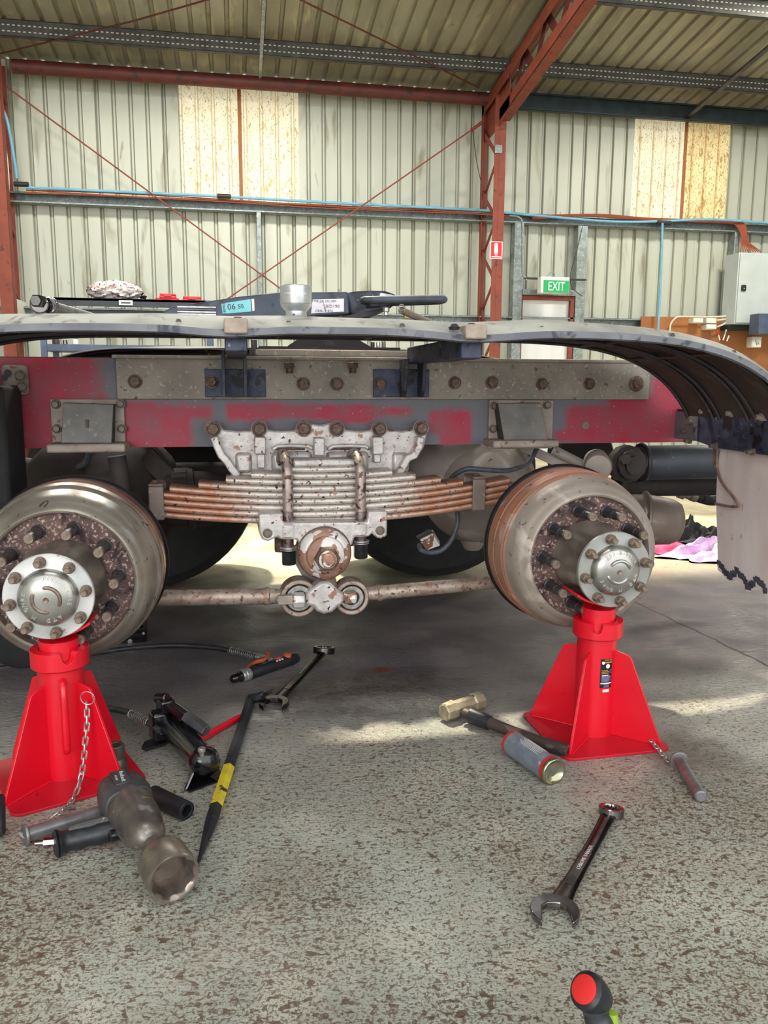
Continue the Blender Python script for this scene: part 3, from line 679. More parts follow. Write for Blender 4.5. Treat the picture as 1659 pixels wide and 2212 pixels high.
# clear bag of parts
c0_ = atY(247, 640, 9.4); bw = .29
mb = MB(); rr = random.Random(3)
def bagf(u, v):
    t_ = 2*PI*u; s_ = PI*v; k_ = 1+.10*math.sin(9*t_+3*math.sin(5*s_))*math.sin(s_)+.05*math.sin(17*t_+11*s_)
    return V((c0_.x+math.cos(s_)*-bw*(1+.03*math.sin(7*t_)), 9.45+math.sin(s_)*math.cos(t_)*.17*k_, max(zt+.001, zt+.098+math.sin(s_)*math.sin(t_)*.11*k_)))
mb.grid(bagf, 48, 26)
t = thing('plastic_bag', 'lumpy clear plastic bag of small parts lying on top of the rack', 'bag', (c0_.x, 9.45, zt))
part('bag_body', mb, 'bag_plastic', t, smooth=25)
e_ = V((c0_.x+bw, 9.45, zt+.09)); mb = MB().lathe([(.008, -.02), (.03, 0), (.006, .012), (.028, .045), (.018, .05)], e_+V((-.01, 0, -.045)), (.0, 0, 1), 10); part('bag_tie', mb, 'black_matte', t)
mb = MB().lathe([(.006, -.03), (.03, .02), (.002, .03)], e_+V((.02, 0, -.055)), (0, 0, 1), 10); part('tied_neck', mb, 'black_matte', t)
for (x0, x1, y0, y1, lb, st_) in ((334, 387, 646, 651, 'flat red plastic tool case lying on the rack, under a smaller red case', 0), (344, 380, 637, 646, 'small red plastic tool case stacked on the flat red case', 1), (394, 435, 641, 652, 'red plastic tool case on the rack, rightmost of the red cases', 0)):
    a = atY(x0, y0, 9.3); b = atY(x1, y1, 9.3); hz = .05 if (x0 == 394) else .026; z0 = zt if not st_ else zt+.026
    if st_: hz = .048
    t = thing('tool_case', lb, 'tool case', ((a.x+b.x)/2, 9.4, z0))
    part('case_base', MB().box((a.x, 9.3, z0), (b.x, 9.46, z0+hz*.55)), 'case_red', t, bev=.006); part('lid', MB().box((a.x+.004, 9.303, z0+hz*.6), (b.x-.004, 9.457, z0+hz)), 'case_red', t, bev=.006)
    part('handle', MB().box(((a.x+b.x)/2-.04, 9.285, z0+hz*.3), ((a.x+b.x)/2+.04, 9.3, z0+hz*.7)), 'case_red', t, bev=.004)
# odds on the second shelf
for (px, lb, m, r_, h_) in ((122, 'rusty brown tin on the lower shelf of the rack, leftmost item', 'hammer_handle', .035, .05), (141, 'shiny steel cap on the lower shelf of the rack', 'chrome', .025, .04), (163, 'small white jar on the lower shelf of the rack', 'white_plastic', .035, .05)):
    a = atY(px, 742, 9.3); t = thing('jar', lb, 'jar', (a.x, 9.3, z2)); part('jar_body', MB().cyl((a.x, 9.3, z2), (a.x, 9.3, z2+h_), r_, n=16, ch=.005), m, t); part('lid', MB().cyl((a.x, 9.3, z2+h_), (a.x, 9.3, z2+h_+.01), r_*.8, n=16), m, t)

# ================================================================ the truck chassis
YR = 2.66; CX = .265
TR = thing('truck_chassis', 'red and grey truck chassis with its rear wheels off, held on red stands', 'truck', (CX, YR, 0))
def bolt(px, py, y, r, parent, m='rusty_bolt', h=.016, washer=True, name='bolt', d=YN, ph=0.):
    p = atY(px, py, y) if not isinstance(px, Vector) else px
    mb = MB()
    if washer: mb.cyl(p, p+d*.005, r*1.25, n=20, ch=.001)
    mb.cyl(p+d*.004, p+d*(h+.004), r, n=6, ch=.002, ph=ph+px*.3 if not isinstance(px, Vector) else ph)
    return part(name, mb, m, parent)
ZRT, ZRB = 1.035, .757
XR0, XR1 = atY(-130, 800, YR).x, 1.60
# web with its paint: red showing through grey overspray
def redness(px, py):
    def box(x0, x1, y0, y1, s=14):
        dx = max(x0-px, px-x1, 0); dy = max(y0-py, py-y1, 0); return max(0, 1-math.hypot(dx, dy)/(s*1.9))
    r = 0
    r = max(r, box(-300, 165, 700, 990, 50), box(120, 225, 855, 868, 14)*.6, box(60, 160, 940, 990, 20))
    r = max(r, box(285, 395, 895, 990, 22), box(285, 330, 880, 900, 14), box(330, 450, 886, 894, 14)*.8)
    r = max(r, box(500, 600, 882, 896, 14)*.9, box(560, 800, 885, 893+10*math.exp(-((px-770)/60)**2), 12), box(800, 880, 888, 890, 12)*.75)
    r = max(r, box(940, 1005, 898, 925, 14), box(960, 1008, 920, 955, 12)*.95)
    r = max(r, box(1238, 1420, 888+.02*(1420-px), 945, 16), box(1205, 1260, 938, 944, 10), box(1330, 1480, 870, 935, 20), box(1425, 1520, 825, 990, 20))
    return r
def proj(p):
    q = p-V((0, 0, CH)); f = q.dot(_F); return 829.5+FPX*q.dot(_R)/f, 1106-FPX*q.dot(_U)/f
NU, NV = 220, 24
def webp(u, v): return V((XR0+(XR1-XR0)*u, YR, ZRB+(ZRT-ZRB)*v))
def webw(u, v):
    return redness(*proj(webp(u, v)))
mb = MB().grid(webp, NU, NV, webw)
for (z, s_) in ((ZRB, 1), (ZRT, -1)):
    def fl(u, v, z=z): return V((XR0+(XR1-XR0)*u, YR+.085*v, z))
    mb.grid(fl, NU, 1, (lambda u, v, z=z: redness(*proj(V((XR0+(XR1-XR0)*u, YR, z))))))
mb.box((XR0, YR+.008, ZRB+.008), (XR1, YR+.085, ZRB+.012)); mb.box((XR0, YR+.01, ZRT-.01), (XR1, YR+.085, ZRT-.006))
rail = part('frame_rail', mb, 'rail_paint', TR, label='red chassis rail oversprayed with grey', smooth=30)
part('rail_hole', MB().cyl(atY(692, 882, YR-.001), atY(692, 882, YR+.01), .004, n=12), 'black_gloss', rail)
p = atY(1264, 919, YR); part('rail_hole', MB().annulus(p, YN, .013, .006, .003, 20).cyl(p-YN*.002, p-YN*-.0005, .0058, n=14), 'dark_cover', rail)
part('top_dust_strip', MB().box((XR0, YR-.001, ZRT), (atY(246, 770, YR).x, YR+.085, ZRT+.002)), 'fender_sheet', rail)
# far rail and crossmembers
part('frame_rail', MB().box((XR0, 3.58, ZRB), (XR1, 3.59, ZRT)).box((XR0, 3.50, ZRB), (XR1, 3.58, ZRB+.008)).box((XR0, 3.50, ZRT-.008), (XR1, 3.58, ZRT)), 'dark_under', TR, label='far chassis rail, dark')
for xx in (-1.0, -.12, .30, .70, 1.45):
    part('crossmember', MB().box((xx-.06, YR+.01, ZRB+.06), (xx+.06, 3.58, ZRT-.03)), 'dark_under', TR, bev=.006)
# reinforcing angle bolted outside the rail top
xa, xb = atY(250, 800, YR-.012).x, atY(1404, 820, YR-.012).x
zb = atY(700, 863, YR-.014).z; ztop = atY(700, 775, YR-.012).z
mb = MB().box((xa, YR-.014, zb), (xb, YR-.002, ztop)); mb.box((xa-.01, YR-.018, ztop-.006), (xb, YR+.12, ztop+.006))
ang = part('reinforcing_angle', mb, 'angle_plate', TR, label='grimy steel angle bolted along the rail', bev=.003)
mb = MB().box((atY(552, 765, YR).x, YR+.02, ztop+.006), (atY(935, 765, YR).x, YR+.18, ztop+.03)); part('packing_plate', mb, 'angle_plate', TR, label='flat plate on the angle below the coupling', bev=.004)
ya = YR-.014
for (px, py) in ((292, 824), (655, 829), (727, 829), (982, 827), (1062, 826)): bolt(px, py, ya, .0175, ang)
for (px, py) in ((1170, 829), (1272, 829)): bolt(px, py, ya, .0165, ang)
p = atY(1374, 829, ya); part('bolt', MB().cyl(p, p+YN*.006, .027, n=28, ch=.002).cyl(p, p+YN*.018, .0165, n=24, ch=.003), 'rusty_bolt', ang)
for px in (625, 762):
    p = atY(px, 783, YR-.035); part('bolt', MB().cyl(p, p-V((0, 0, .018)), .018, n=6, ch=.001).cyl(p-V((0, 0, .018)), p-V((0, 0, .034)), .011, n=12).cyl(p+V((0, .03, 0)), p+V((0, 0, 0)), .004, n=8), 'rusty_bolt', ang)
for (px, ch) in ((1178, '7'), (1195, 'U'), (1240, '8'), (1256, 'U'), (1284, 'U')):
    Mx = Matrix.Translation(atY(px, 833, ya-.0003))@Matrix.Rotation(PI/2, 4, 'X')@Matrix.Rotation(PI, 4, 'Z')
    part('stamped_mark', MB().text(ch, Mx, .026, .0004), 'angle_plate', ang, smooth=0)
# welded-on brackets carrying the mudguard
def arm_plate(px0, px1, y=YR-.016):
    a = atY(px0, 797, y); b = atY(px1, 858, y); return MB().box((a.x, y-.006, b.z), (b.x, y+.004, a.z))
br1 = part('mudguard_bracket', arm_plate(442, 574), 'blue_black', TR, label='black plate of the left mudguard bracket', bev=.002)
bolt(457, 825, YR-.024, .0165, br1, 'rusty_bolt')
for px in (483, 529):
    x = atY(px, 800, 2.60).x; part('bracket_web', MB().box((x-.005, 2.55, atY(px, 858, 2.56).z), (x+.005, 2.642, 1.06)), 'black_bracket', br1, bev=.001)
xt = atY(510, 736, 1.99).x
part('square_tube', MB().box((xt-.027, 1.985, 1.036), (xt+.027, 2.64, 1.09)), 'blue_black', br1, bev=.004)
br2 = part('mudguard_bracket', arm_plate(806, 926), 'blue_black', TR, label='black plate of the right mudguard bracket', bev=.002)
bolt(821, 829, YR-.024, .0165, br2, 'rusty_bolt')
for px in (868, 907):
    top = atY(px+8, 768, 2.58)
    poly = [V((0, 2.642, atY(px, 858, 2.64).z)), V((0, 2.60, atY(px, 858, 2.62).z)), V((0, 2.575, atY(px, 845, 2.6).z)), V((0, 2.56, atY(px, 800, 2.6).z)), V((0, 2.55, 1.04)), V((0, 2.642, 1.04))]
    x = atY(px+4, 820, 2.60).x; part('bracket_web', MB().prism([q+V((x-.006, 0, 0)) for q in poly], (.012, 0, 0)), 'black_bracket', br2, bev=.002)
x0, x1 = atY(999, 745, 1.99).x, atY(1041, 745, 1.99).x
part('square_tube', MB().box((x0-.005, 1.985, 1.025), (x1, 2.64, 1.078)), 'blue_black', br2, bev=.004)
# spring hanger boxes (bump stop brackets)
def hanger(px0, px1, pyt, pyb, cover, lip, bolts, lab):
    y = YR-.002; a = atY(px0, pyt, y); b = atY(px1, pyb, y)
    hb = part('stop_bracket', MB().box((a.x, y-.012, b.z), (b.x, y, a.z)), 'dirty_bracket', TR, label=lab, bev=.003)
    poly = [atY(q[0], q[1], YR-.06 if i < 2 else YR-.085) for i, q in enumerate(cover)]
    e = V((0, .02, 0)); part('cover_plate', MB().prism(poly, (0, .008, 0)), 'dark_cover', hb, bev=.002)
    mb = MB()
    for q in ((poly[0], poly[3]), (poly[1], poly[2])): mb.add([q[0]+V((0, .006, 0)), q[1]+V((0, .006, 0)), V((q[1].x, y, q[1].z)), V((q[0].x, y, q[0].z))], [(0, 1, 2, 3), (3, 2, 1, 0)])
    mb.add([poly[0], poly[1], V((poly[1].x, y, poly[1].z)), V((poly[0].x, y, poly[0].z))], [(0, 1, 2, 3)])
    part('side_cheek', mb, 'dark_cover', hb, smooth=0)
    p = atY(lip[0], (lip[2]+lip[3])/2, YR-.11); q = atY(lip[1], (lip[2]+lip[3])/2, YR-.11); hz = (lip[3]-lip[2])/2*.00143
    part('folded_lip', MB().box((p.x, YR-.12, p.z-hz), (q.x, YR-.005, p.z+hz)), 'dirty_bracket', hb, bev=.006)
    for bx_ in bolts: bolt(bx_[0], bx_[1], y-.012, .0115, hb, 'grey_bolt', .012)
    return hb
hb1 = hanger(109, 273, 862, 966, [(136, 870), (245, 874), (241, 957), (132, 957)], (101, 271, 960, 978), [(121, 873), (261, 872), (123, 926), (264, 926)], 'dusty steel bracket left of the spring')
p = atY(188, 915, YR-.075); part('slot', MB().box((p.x-.004, p.y-.004, p.z-.012), (p.x+.004, p.y+.01, p.z+.012)), 'black_steel', hb1)
hb2 = hanger(1055, 1190, 864, 968, [(1076, 872), (1168, 870), (1184, 951), (1090, 955)], (1064, 1206, 951, 968), [(1067, 876), (1181, 875), (1064, 926)], 'dusty steel bracket right of the spring')
# small cast bracket at the far left
a = atY(2, 788, YR-.02); b = atY(63, 853, YR-.02)
lb_ = part('corner_bracket', MB().box((a.x, YR-.03, b.z), (b.x, YR-.002, a.z)), 'dirty_bracket', TR, label='small rounded cast bracket at the left end of the rail', bev=.012)
for q in ((46, 812), (50, 836)): bolt(q[0], q[1], YR-.03, .014, lb_, 'grey_bolt')
part('slot', MB().cyl(atY(17, 806, YR-.028), atY(17, 806, YR-.034), .011, n=16).cyl(atY(10, 816, YR-.028), atY(10, 816, YR-.034), .009, n=16), 'black_steel', lb_)

# ---- mudguards: one profile, mirrored about the axle group centre
prof = [(CX, 1.103), (.60, 1.103), (.85, 1.102), (1.0, 1.098), (1.12, 1.088), (1.22, 1.070), (1.30, 1.046), (1.37, 1.013), (1.43, .972), (1.475, .928), (1.51, .882), (1.525, .855)]
prof = [(2*CX-x, z) for x, z in prof[:0:-1]]+prof
SP = smooth_path([V((x, 0, z)) for x, z in prof], 5)
def normals(S): 
    out = []
    for i in range(len(S)):
        d = (S[min(i+1, len(S)-1)]-S[max(i-1, 0)]).normalized(); out.append(V((-d.z, 0, d.x)))
    return out
SN = normals(SP)
def sag(x):      # outer edge pulled down a little where it is clamped
    return -.010*math.exp(-((x+.02)/.10)**2)-.014*math.exp(-((x-.58)/.13)**2)+.004
def mudguard(y0, y1, lab, outer=-1):
    n = len(SP); mb = MB(); vs = []; ws = []
    ys = [y0+(y1-y0)*k/20 for k in range(21)]
    for t_, wv in ((0, 0.), (.006, 1.)):
        for y in ys:
            e = (y1-y)/(y1-y0) if outer < 0 else (y-y0)/(y1-y0)
            for i in range(n):
                wob = .003*math.sin(SP[i].x*9+y*7)+(.016-.034*((e-.82)/.18)**2 if e > .82 else .016*min(1, e/.5))
                vs.append(SP[i]+SN[i]*(t_+wob)+V((0, y, sag(SP[i].x)*e*e))); ws.append(wv)
    m = len(ys); fs = []
    for k in range(2):
        for j in range(m-1):
            for i in range(n-1):
                a = k*m*n+j*n+i; fs.append((a, a+1, a+n+1, a+n) if k else (a, a+n, a+n+1, a+1))
    for j in (0, m-1):
        for i in range(n-1): a = j*n+i; fs.append((a, a+1, a+1+m*n, a+m*n))
    mb.add(vs, fs, ws)
    mg = part('mudguard', mb, 'fender_sheet', TR, label=lab, smooth=50)
    # rolled outer edge
    mb = MB(); ye = y0 if outer < 0 else y1; vs = []
    for i in range(n):
        c_ = SP[i]+V((0, ye, sag(SP[i].x)))-SN[i]*.018
        for (dn, dy) in ((.008, .006), (.006, -.008), (-.010, -.012), (-.013, -.002)): vs.append(c_+SN[i]*dn+V((0, dy*(-outer), 0)))
    mb.add(vs, [(i*4+a, (i+1)*4+a, (i+1)*4+(a+1) % 4, i*4+(a+1) % 4) for i in range(n-1) for a in range(4)]+[(0, 1, 2, 3), ((n-1)*4+3, (n-1)*4+2, (n-1)*4+1, (n-1)*4)])
    part('rolled_edge', mb, 'fender_lip', mg, smooth=60)
    # pressed ribs running round the arc underneath
    for f_ in (.12, .36, .42, .66, .72, .96):
        y = y0+(y1-y0)*f_; mb = MB(); mb.tube([SP[i]-SN[i]*.004+V((0, y, sag(SP[i].x)*(1-f_)**2)) for i in range(0, n, 2)], .0065, 6); part('pressed_rib', mb, 'black_steel', mg)
    for xc in (-.15, .12, .42, .75, 1.12, 1.3):
        k = min(range(n), key=lambda i: abs(SP[i].x-xc)); a_ = SP[k]-SN[k]*.002
        part('cross_rib', MB().tube([a_+V((0, y0+.02, sag(xc))), a_+V((0, y1-.02, 0))], .007, 6), 'fender_sheet', mg)
    return mg
mg1 = mudguard(1.95, 2.57, 'long black mudguard nearest the camera')
mg2 = mudguard(3.68, 4.30, 'far mudguard behind the chassis', outer=1)
for (xc, lab) in ((xt, 'l'), (atY(1026, 712, 1.94).x, 'r')):
    zc = 1.103+sag(xc)
    part('clamp_cap', MB().box((xc-.027, 1.925, zc-.022), (xc+.027, 2.02, zc+.013)), 'clamp_beige', mg1, label='beige clamp folded over the mudguard edge', bev=.004)
    part('clamp_bolt', MB().cyl((xc+.005, 1.99, zc+.013), (xc+.005, 1.99, zc+.020), .010, n=12, ch=.002), 'rusty_bolt', mg1)
xk = atY(980, 705, 1.96).x; part('rubber_plug', MB().lathe([(.012, 0), (.015, .006), (.007, .014)], (xk, 1.955, 1.094), (0, 0, 1), 12), 'black_steel', mg1)
# end beam across the mudguard end and the flap under it
XB = 1.545
def beam(y0, y1, lab):
    zt = .872; poly = [V((XB, y1, zt)), V((XB, y0, zt)), V((XB, y0, zt-.115)), V((XB, y1-.25, zt-.115)), V((XB, y1, zt-.085))]
    bb = part('end_bracket', MB().prism(poly, (.014, 0, 0)), 'blue_black', TR, label=lab, bev=.002)
    part('bracket_flange', MB().box((XB, y0, zt-.004), (XB+.06, y1, zt+.004)), 'black_bracket', bb)
    return bb
bb = beam(1.80, 2.655, 'black bracket across the end of the mudguard')
part('clip_angle', MB().box((XB-.004, 2.52, .772), (XB, 2.66, .868)), 'fender_lip', bb)
def xface(px, py, X=XB):
    d = _ray(px, py); t = X/d.x; return V((X, d.y*t, CH+d.z*t))
for (px, py) in ((1495, 912), (1485, 931), (1492, 952), (1547, 963), (1628, 976)):
    p = xface(px, py); part('bolt', MB().cyl(p, p-V((.008, 0, 0)), .012, n=6).cyl(p-V((.008, 0, 0)), p-V((.024, 0, 0)), .007, n=10), 'grey_bolt', bb)
for (px, py) in ((1523, 889), (1582, 893), (1646, 901)):
    p = xface(px, py, XB-.01); part('bolt', MB().cyl(p+V((.015, 0, 0)), p-V((.006, 0, .0)), .013, n=6).cyl(p-V((.006, 0, 0)), p-V((.02, 0, 0)), .008, n=10), 'clamp_beige', bb)
# mud flap
ya_, yb_ = xface(1549, 1100, 1.575).y, 1.78
def flap(u, v, off=0.):
    y = yb_+(ya_-yb_)*v; z = .79-.50*u
    zb_ = .79-u*(.79-(.285+.05*v+(.014*math.sin(v*40) if u > .98 else 0)))
    return V((1.575+off+.012*math.sin(v*3+1)*u+.02*u*u, y+(.012*math.sin(u*5)*v), zb_))
mb = MB().grid(lambda u, v: flap(u, v), 24, 20); mb.grid(lambda u, v: flap(u, v, .007), 24, 20)
flp = part('mud_flap', mb, 'flap_plastic', TR, label='dusty off-white mud flap with a torn lower corner', smooth=60)
mb = MB(); rr = random.Random(5)
for k in range(26):
    v = .62+.38*k/26; p = flap(.985, v, -.004); p.z += rr.uniform(-.004, .008)+.012
    mb.add([p+V((0, -.012, .012)), p+V((-.002, .010, .014)), p+V((.004, .012, -.008-rr.random()*.006)), p+V((.003, -.010, -.006))], [(0, 1, 2, 3), (3, 2, 1, 0)])
part('torn_edge', mb, 'flap_torn', flp, smooth=0, label='dark torn edge of the flap')
pts = [xface(px, py, 1.555) for px, py in ((1543, 958), (1547, 1000), (1558, 1040), (1585, 1075), (1595, 1092), (1593, 1094), (1575, 1094), (1545, 1088))]
part('wire_hook', MB().tube(smooth_path(pts, 4), .0045, 8), 'wire_rusty', flp, label='bent rusty wire hook on the flap')
p = xface(1546, 960, 1.55); part('hook_eye', MB().ring(p, (1, 0, 0), .014, .005, 18, 6).box(p+V((0, -.008, -.07)), p+V((.006, .01, -.01))), 'wire_rusty', flp)
# added plain dark box at the far left under the rail
a = atY(-90, 985, 2.50); b = atY(30, 985, 2.50)
part('dark_end_box', MB().box((a.x-.1, 2.44, .56), (b.x, 2.64, .95)), 'tyre', TR, label='plain dark box at the left end of the chassis', bev=.012)

# ---- spring pack
YS0, YS1 = 2.495, 2.585
xc_s = atY(704, 1080, YS0).x
leafs = [  # centre pixel row at px 704, left end px, right end px
    (1015, 625, 775), (1027.5, 543, 847), (1042, 488, 898), (1056, 429, 952), (1070, 367, 1000), (1084.5, 351, 1100), (1099, 330, 1110), (1113, 322, 1110), (1125.5, 330, 1100)]
zt_s = atY(704, 1008, YS0).z; zb_s = atY(704, 1132, YS0).z; tk = (zt_s-zb_s)/9
sp_ = part('spring_clip_plate', MB().box((xc_s-.10, YS0+.004, zt_s), (xc_s+.10, YS1, zt_s+.022)), 'silver_casting', TR, bev=.006)
def leafz(x): return .030*((x-xc_s)/.44)**2*(1 if x > xc_s else .8)
for k, (py, l, r) in enumerate(leafs):
    zc = zt_s-tk*(k+.5); x0 = atY(l, py, YS0).x; x1 = atY(r, py, YS0).x
    n = 28; mb = MB(); vs = []; ws = []; t2 = tk*.49; W2 = YS1-YS0
    sec = [(0.0, -.55), (0.0, .55), (.004, .9), (.010, 1.), (W2-.01, 1.), (W2, .6), (W2, -.6), (W2-.01, -1.), (.010, -1.), (.004, -.9)]
    for i in range(n+1):
        x = x0+(x1-x0)*i/n; dx = abs(x-xc_s); z = zc+leafz(x)
        for (dy, dz) in sec: vs.append(V((x, YS0+dy, z+dz*t2))); ws.append(min(1., max(0., (dx-.10)/.34)+.035*(k-3) if dx > .12 else .05))
    m = len(sec); fs = [(i*m+j, (i+1)*m+j, (i+1)*m+(j+1) % m, i*m+(j+1) % m) for i in range(n) for j in range(m)]+[tuple(range(m)), tuple(range(n*m+m-1, n*m-1, -1))]
    mb.add(vs, fs, ws); part('spring_leaf', mb, 'leaf_steel', TR, smooth=50)
# clips near the ends
for (px, dxs) in ((337, -1), (1035, 1)):
    x = atY(px, 1070, YS0-.01).x; z0 = zb_s+leafz(x)+.006; z1 = zt_s-tk*4.2+leafz(x)
    mb = MB().box((x-.022, YS0-.012, z0-.012), (x+.022, YS0-.004, z1)); mb.box((x-.022, YS0-.012, z1), (x+.022, YS1+.012, z1+.008)); mb.box((x-.022, YS1+.004, z0), (x+.022, YS1+.012, z1))
    cl_ = part('rebound_clip', mb, 'chamber_grey', TR, label='steel clip wrapped round the spring leaves', bev=.004)
    part('clip_bolt', MB().cyl((x-.004, YS0+.02, z1+.008), (x-.004, YS0+.02, z1+.016), .011, n=12, ch=.003), 'rusty_bolt', cl_)

# ---- silver hanger casting on the rail
yc = 2.615
out = [(443, 932), (447, 918), (460, 911), (473, 917), (484, 928), (510, 931), (543, 930), (548, 916), (560, 911), (572, 916), (580, 929), (610, 931), (640, 929), (645, 915), (656, 911), (690, 918), (727, 911), (740, 915), (748, 929), (776, 931), (803, 929), (808, 916), (819, 911), (831, 916), (838, 929), (870, 931), (896, 928), (900, 914), (909, 910), (921, 916), (925, 930), (917, 965), (903, 988), (884, 994), (862, 1030), (505, 1030), (478, 985), (466, 955)]
sc_ = part('hanger_casting', MB().prism(PL(out, yc), (0, YR-yc-.002, 0)), 'silver_casting', TR, label='flaking silver cast hanger bolted to the rail', bev=.006)
def rib(pts, wd, y0=yc-.045, y1=yc+.005):
    mb = MB(); P_ = PL(pts, y0)
    n = len(P_); vs = []
    for i in range(n):
        d = (P_[min(i+1, n-1)]-P_[max(i-1, 0)]).normalized(); nn = V((d.z, 0, -d.x))*wd/2
        vs += [P_[i]-nn, P_[i]+nn, V((P_[i]+nn)[:])+V((0, y1-y0, 0)), P_[i]-nn+V((0, y1-y0, 0))]
    mb.add(vs, [(i*4+a, (i+1)*4+a, (i+1)*4+(a+1) % 4, i*4+(a+1) % 4) for i in range(n-1) for a in range(4)]+[(0, 1, 2, 3), (4*n-1, 4*n-2, 4*n-3, 4*n-4)])
    return part('cast_rib', mb, 'silver_casting', sc_, bev=.004)
rib([(462, 944), (468, 962), (478, 984), (490, 996), (500, 1012), (514, 1030)], .024)
rib([(562, 944), (562, 982)], .036, yc-.05); rib([(564, 980), (564, 1012)], .026, yc-.03)
rib([(690, 946), (690, 985)], .034, yc-.05); rib([(688, 984), (688, 1008)], .026, yc-.03)
rib([(817, 944), (817, 982)], .036, yc-.05); rib([(815, 980), (815, 1000)], .024, yc-.03)
rib([(910, 944), (906, 966), (896, 985), (882, 990), (872, 1008), (860, 1030)], .024)
for (a, b) in ((580, 680), (700, 803)):       # openings with a rusty lip and swollen lower pads
    mid = (a+b)/2
    rib([(a+8, 972), (a+20, 964), (mid, 963), (b-14, 964), (b-4, 970)], .012, yc-.02)
    p = atY(mid-6, 969, yc-.006); part('cast_opening', MB().box((p.x-.052, yc-.004, p.z-.006), (p.x+.052, yc+.004, p.z+.004)), 'rusty_bolt', sc_, bev=.003)
    P0 = atY(a+6, 976, yc-.018); P1 = atY(b-6, 1020, yc-.018); part('cast_pad', MB().box((P0.x, yc-.022, P1.z), (P1.x, yc+.01, P0.z)), 'silver_casting', sc_, bev=.014)
for (a, b) in ((498, 545), (838, 884)):
    P0 = atY(a+10, 978, yc-.01); P1 = atY(b, 1022, yc-.01); part('cast_pad', MB().box((P0.x, yc-.012, P1.z), (P1.x, yc+.01, P0.z)), 'silver_casting', sc_, bev=.012)
for (px, py) in ((460, 926), (560, 926), (656, 926), (727, 926), (819, 926), (909, 925)):
    p = atY(px, py, yc-.001); part('boss', MB().cyl(p, p+YN*.014, .027, .024, n=24, ch=.003), 'silver_casting', sc_); bolt(px, py, yc-.014, .0185, sc_, 'rusty_bolt', .018)

# ---- U-bolts
zlo = atY(622, 1172, 2.46).z; zhi = atY(622, 1005, 2.46).z
for (px, pn) in ((622, 1180), (779, 1166)):
    x = atY(px, 1080, 2.468).x; r = .0165; R_ = .055; yf = 2.468; yb = 2.612; cy = (yf+yb)/2
    path = [V((x, yf, zlo-.06)), V((x, yf, 0.80)), V((x, yf, zhi-.03))]; ws = [0, 0, 0]
    for k in range(1, 12):
        t_ = PI*k/12; path.append(V((x-.004*k/3, cy-math.cos(t_)*(yb-yf)/2, zhi-.03+math.sin(t_)*.058))); ws.append(0)
    path += [V((x-.016, yb, zhi-.03)), V((x-.016, yb, zlo-.04))]; ws += [0, 0]
    zz = zhi-.03; path2 = [path[0], V((x, yf, atY(px, 1112, yf).z)), V((x, yf, atY(px, 1098, yf).z))]+path[2:]; w2 = [1, 1, 0]+ws[2:]
    ub = part('u_bolt', MB().tube(path2, r, 14, ws=w2), 'u_bolt', TR, label='thick U-bolt clamping the spring leaves')
    zn = atY(px, pn, yf).z
    part('washer', MB().cyl((x, yf, zn), (x, yf, zn-.006), .028, n=24, ch=.001).cyl((x, yf, zn-.008), (x, yf, zn-.012), .027, n=24, ch=.001), 'steel_zinc', ub)
    part('nut', MB().cyl((x, yf, zn-.013), (x, yf, zn-.058), .024, n=6, ch=.003), 'black_nut', ub)
    zn2 = zn+.004; part('nut', MB().cyl((x-.016, yb, zn2-.0), (x-.016, yb, zn2-.05), .024, n=6, ch=.003), 'rusty_bolt', ub)
    part('thread', MB().cyl((x, yf, zn+.03), (x, yf, zn), .0155, n=14), 'black_nut', ub)

# ---- saddle and trunnion
ysd = 2.43
S_ = [(559, 1110), (559, 1150), (566, 1166), (580, 1170), (600, 1160), (607, 1166), (640, 1166), (650, 1180), (760, 1180), (766, 1160), (797, 1160), (804, 1152), (812, 1162), (824, 1164), (836, 1158), (838, 1106), (834, 1104), (796, 1104), (793, 1128), (612, 1130), (611, 1108)]
sd = part('spring_saddle', MB().prism(PL(S_, ysd), (0, .16, 0)), 'silver_casting', TR, label='flaking silver saddle under the spring', bev=.006)
for (px, y0p, y1p) in ((623, 1129, 1165), (781, 1128, 1160)):
    x = atY(px, 1140, 2.42).x; part('bolt_lug', MB().cyl((x, 2.468, atY(px, y0p, 2.43).z), (x, 2.468, atY(px, y1p, 2.43).z), .043, n=22, ch=.008), 'silver_casting', sd)
for (px, py) in ((578, 1152), (821, 1146)):
    p = atY(px, py, ysd); part('bolt', MB().cyl(p, p+YN*.004, .0145, n=20, ch=.001).cyl(p, p+YN*.008, .0115, n=18, ch=.002), 'grey_bolt', sd)
tc_ = atY(703, 1199, 2.40)
cp_ = part('trunnion_cap', MB().lathe([(.0, .14), (.080, .14), (.0805, .02), (.078, .012), (.066, .0), (.060, -.002), (.056, -.012), (.040, -.022), (.0, -.024)], tc_, (0, 1, 0), 44), 'flaky_cap', TR, label='rusty silver trunnion cap')
part('cap_groove', MB().ring(tc_+V((0, .03, 0)), (0, 1, 0), .081, .004, 44, 6), 'rusty_bolt', cp_)
q = tc_+V((.002, -.022, -.004))
part('trunnion_nut', MB().cyl(q, q+YN*.022, .040, n=6, ch=.003).cyl(q+YN*.02, q+YN*.028, .030, n=24, ch=.003), 'rusty_bolt', cp_)
part('trunnion_pin', MB().annulus(q+YN*.026, YN, .027, .020, .006, 28).cyl(q+YN*.02, q+YN*.05, .0195, n=22, ch=.003), 'flaky_cap', cp_)
part('bar_to_far_side', MB().cyl(tc_+V((0, .14, 0)), tc_+V((0, 1.2, 0)), .05, n=20), 'dark_under', TR)
# bracket going down from the trunnion to the torque rods
mb = MB().prism(PL([(640, 1180), (660, 1200), (690, 1250), (720, 1250), (720, 1290), (680, 1290), (650, 1240), (636, 1215)], 2.56), (0, .05, 0)); part('drop_bracket', mb, 'axle_grey', TR, bev=.005)
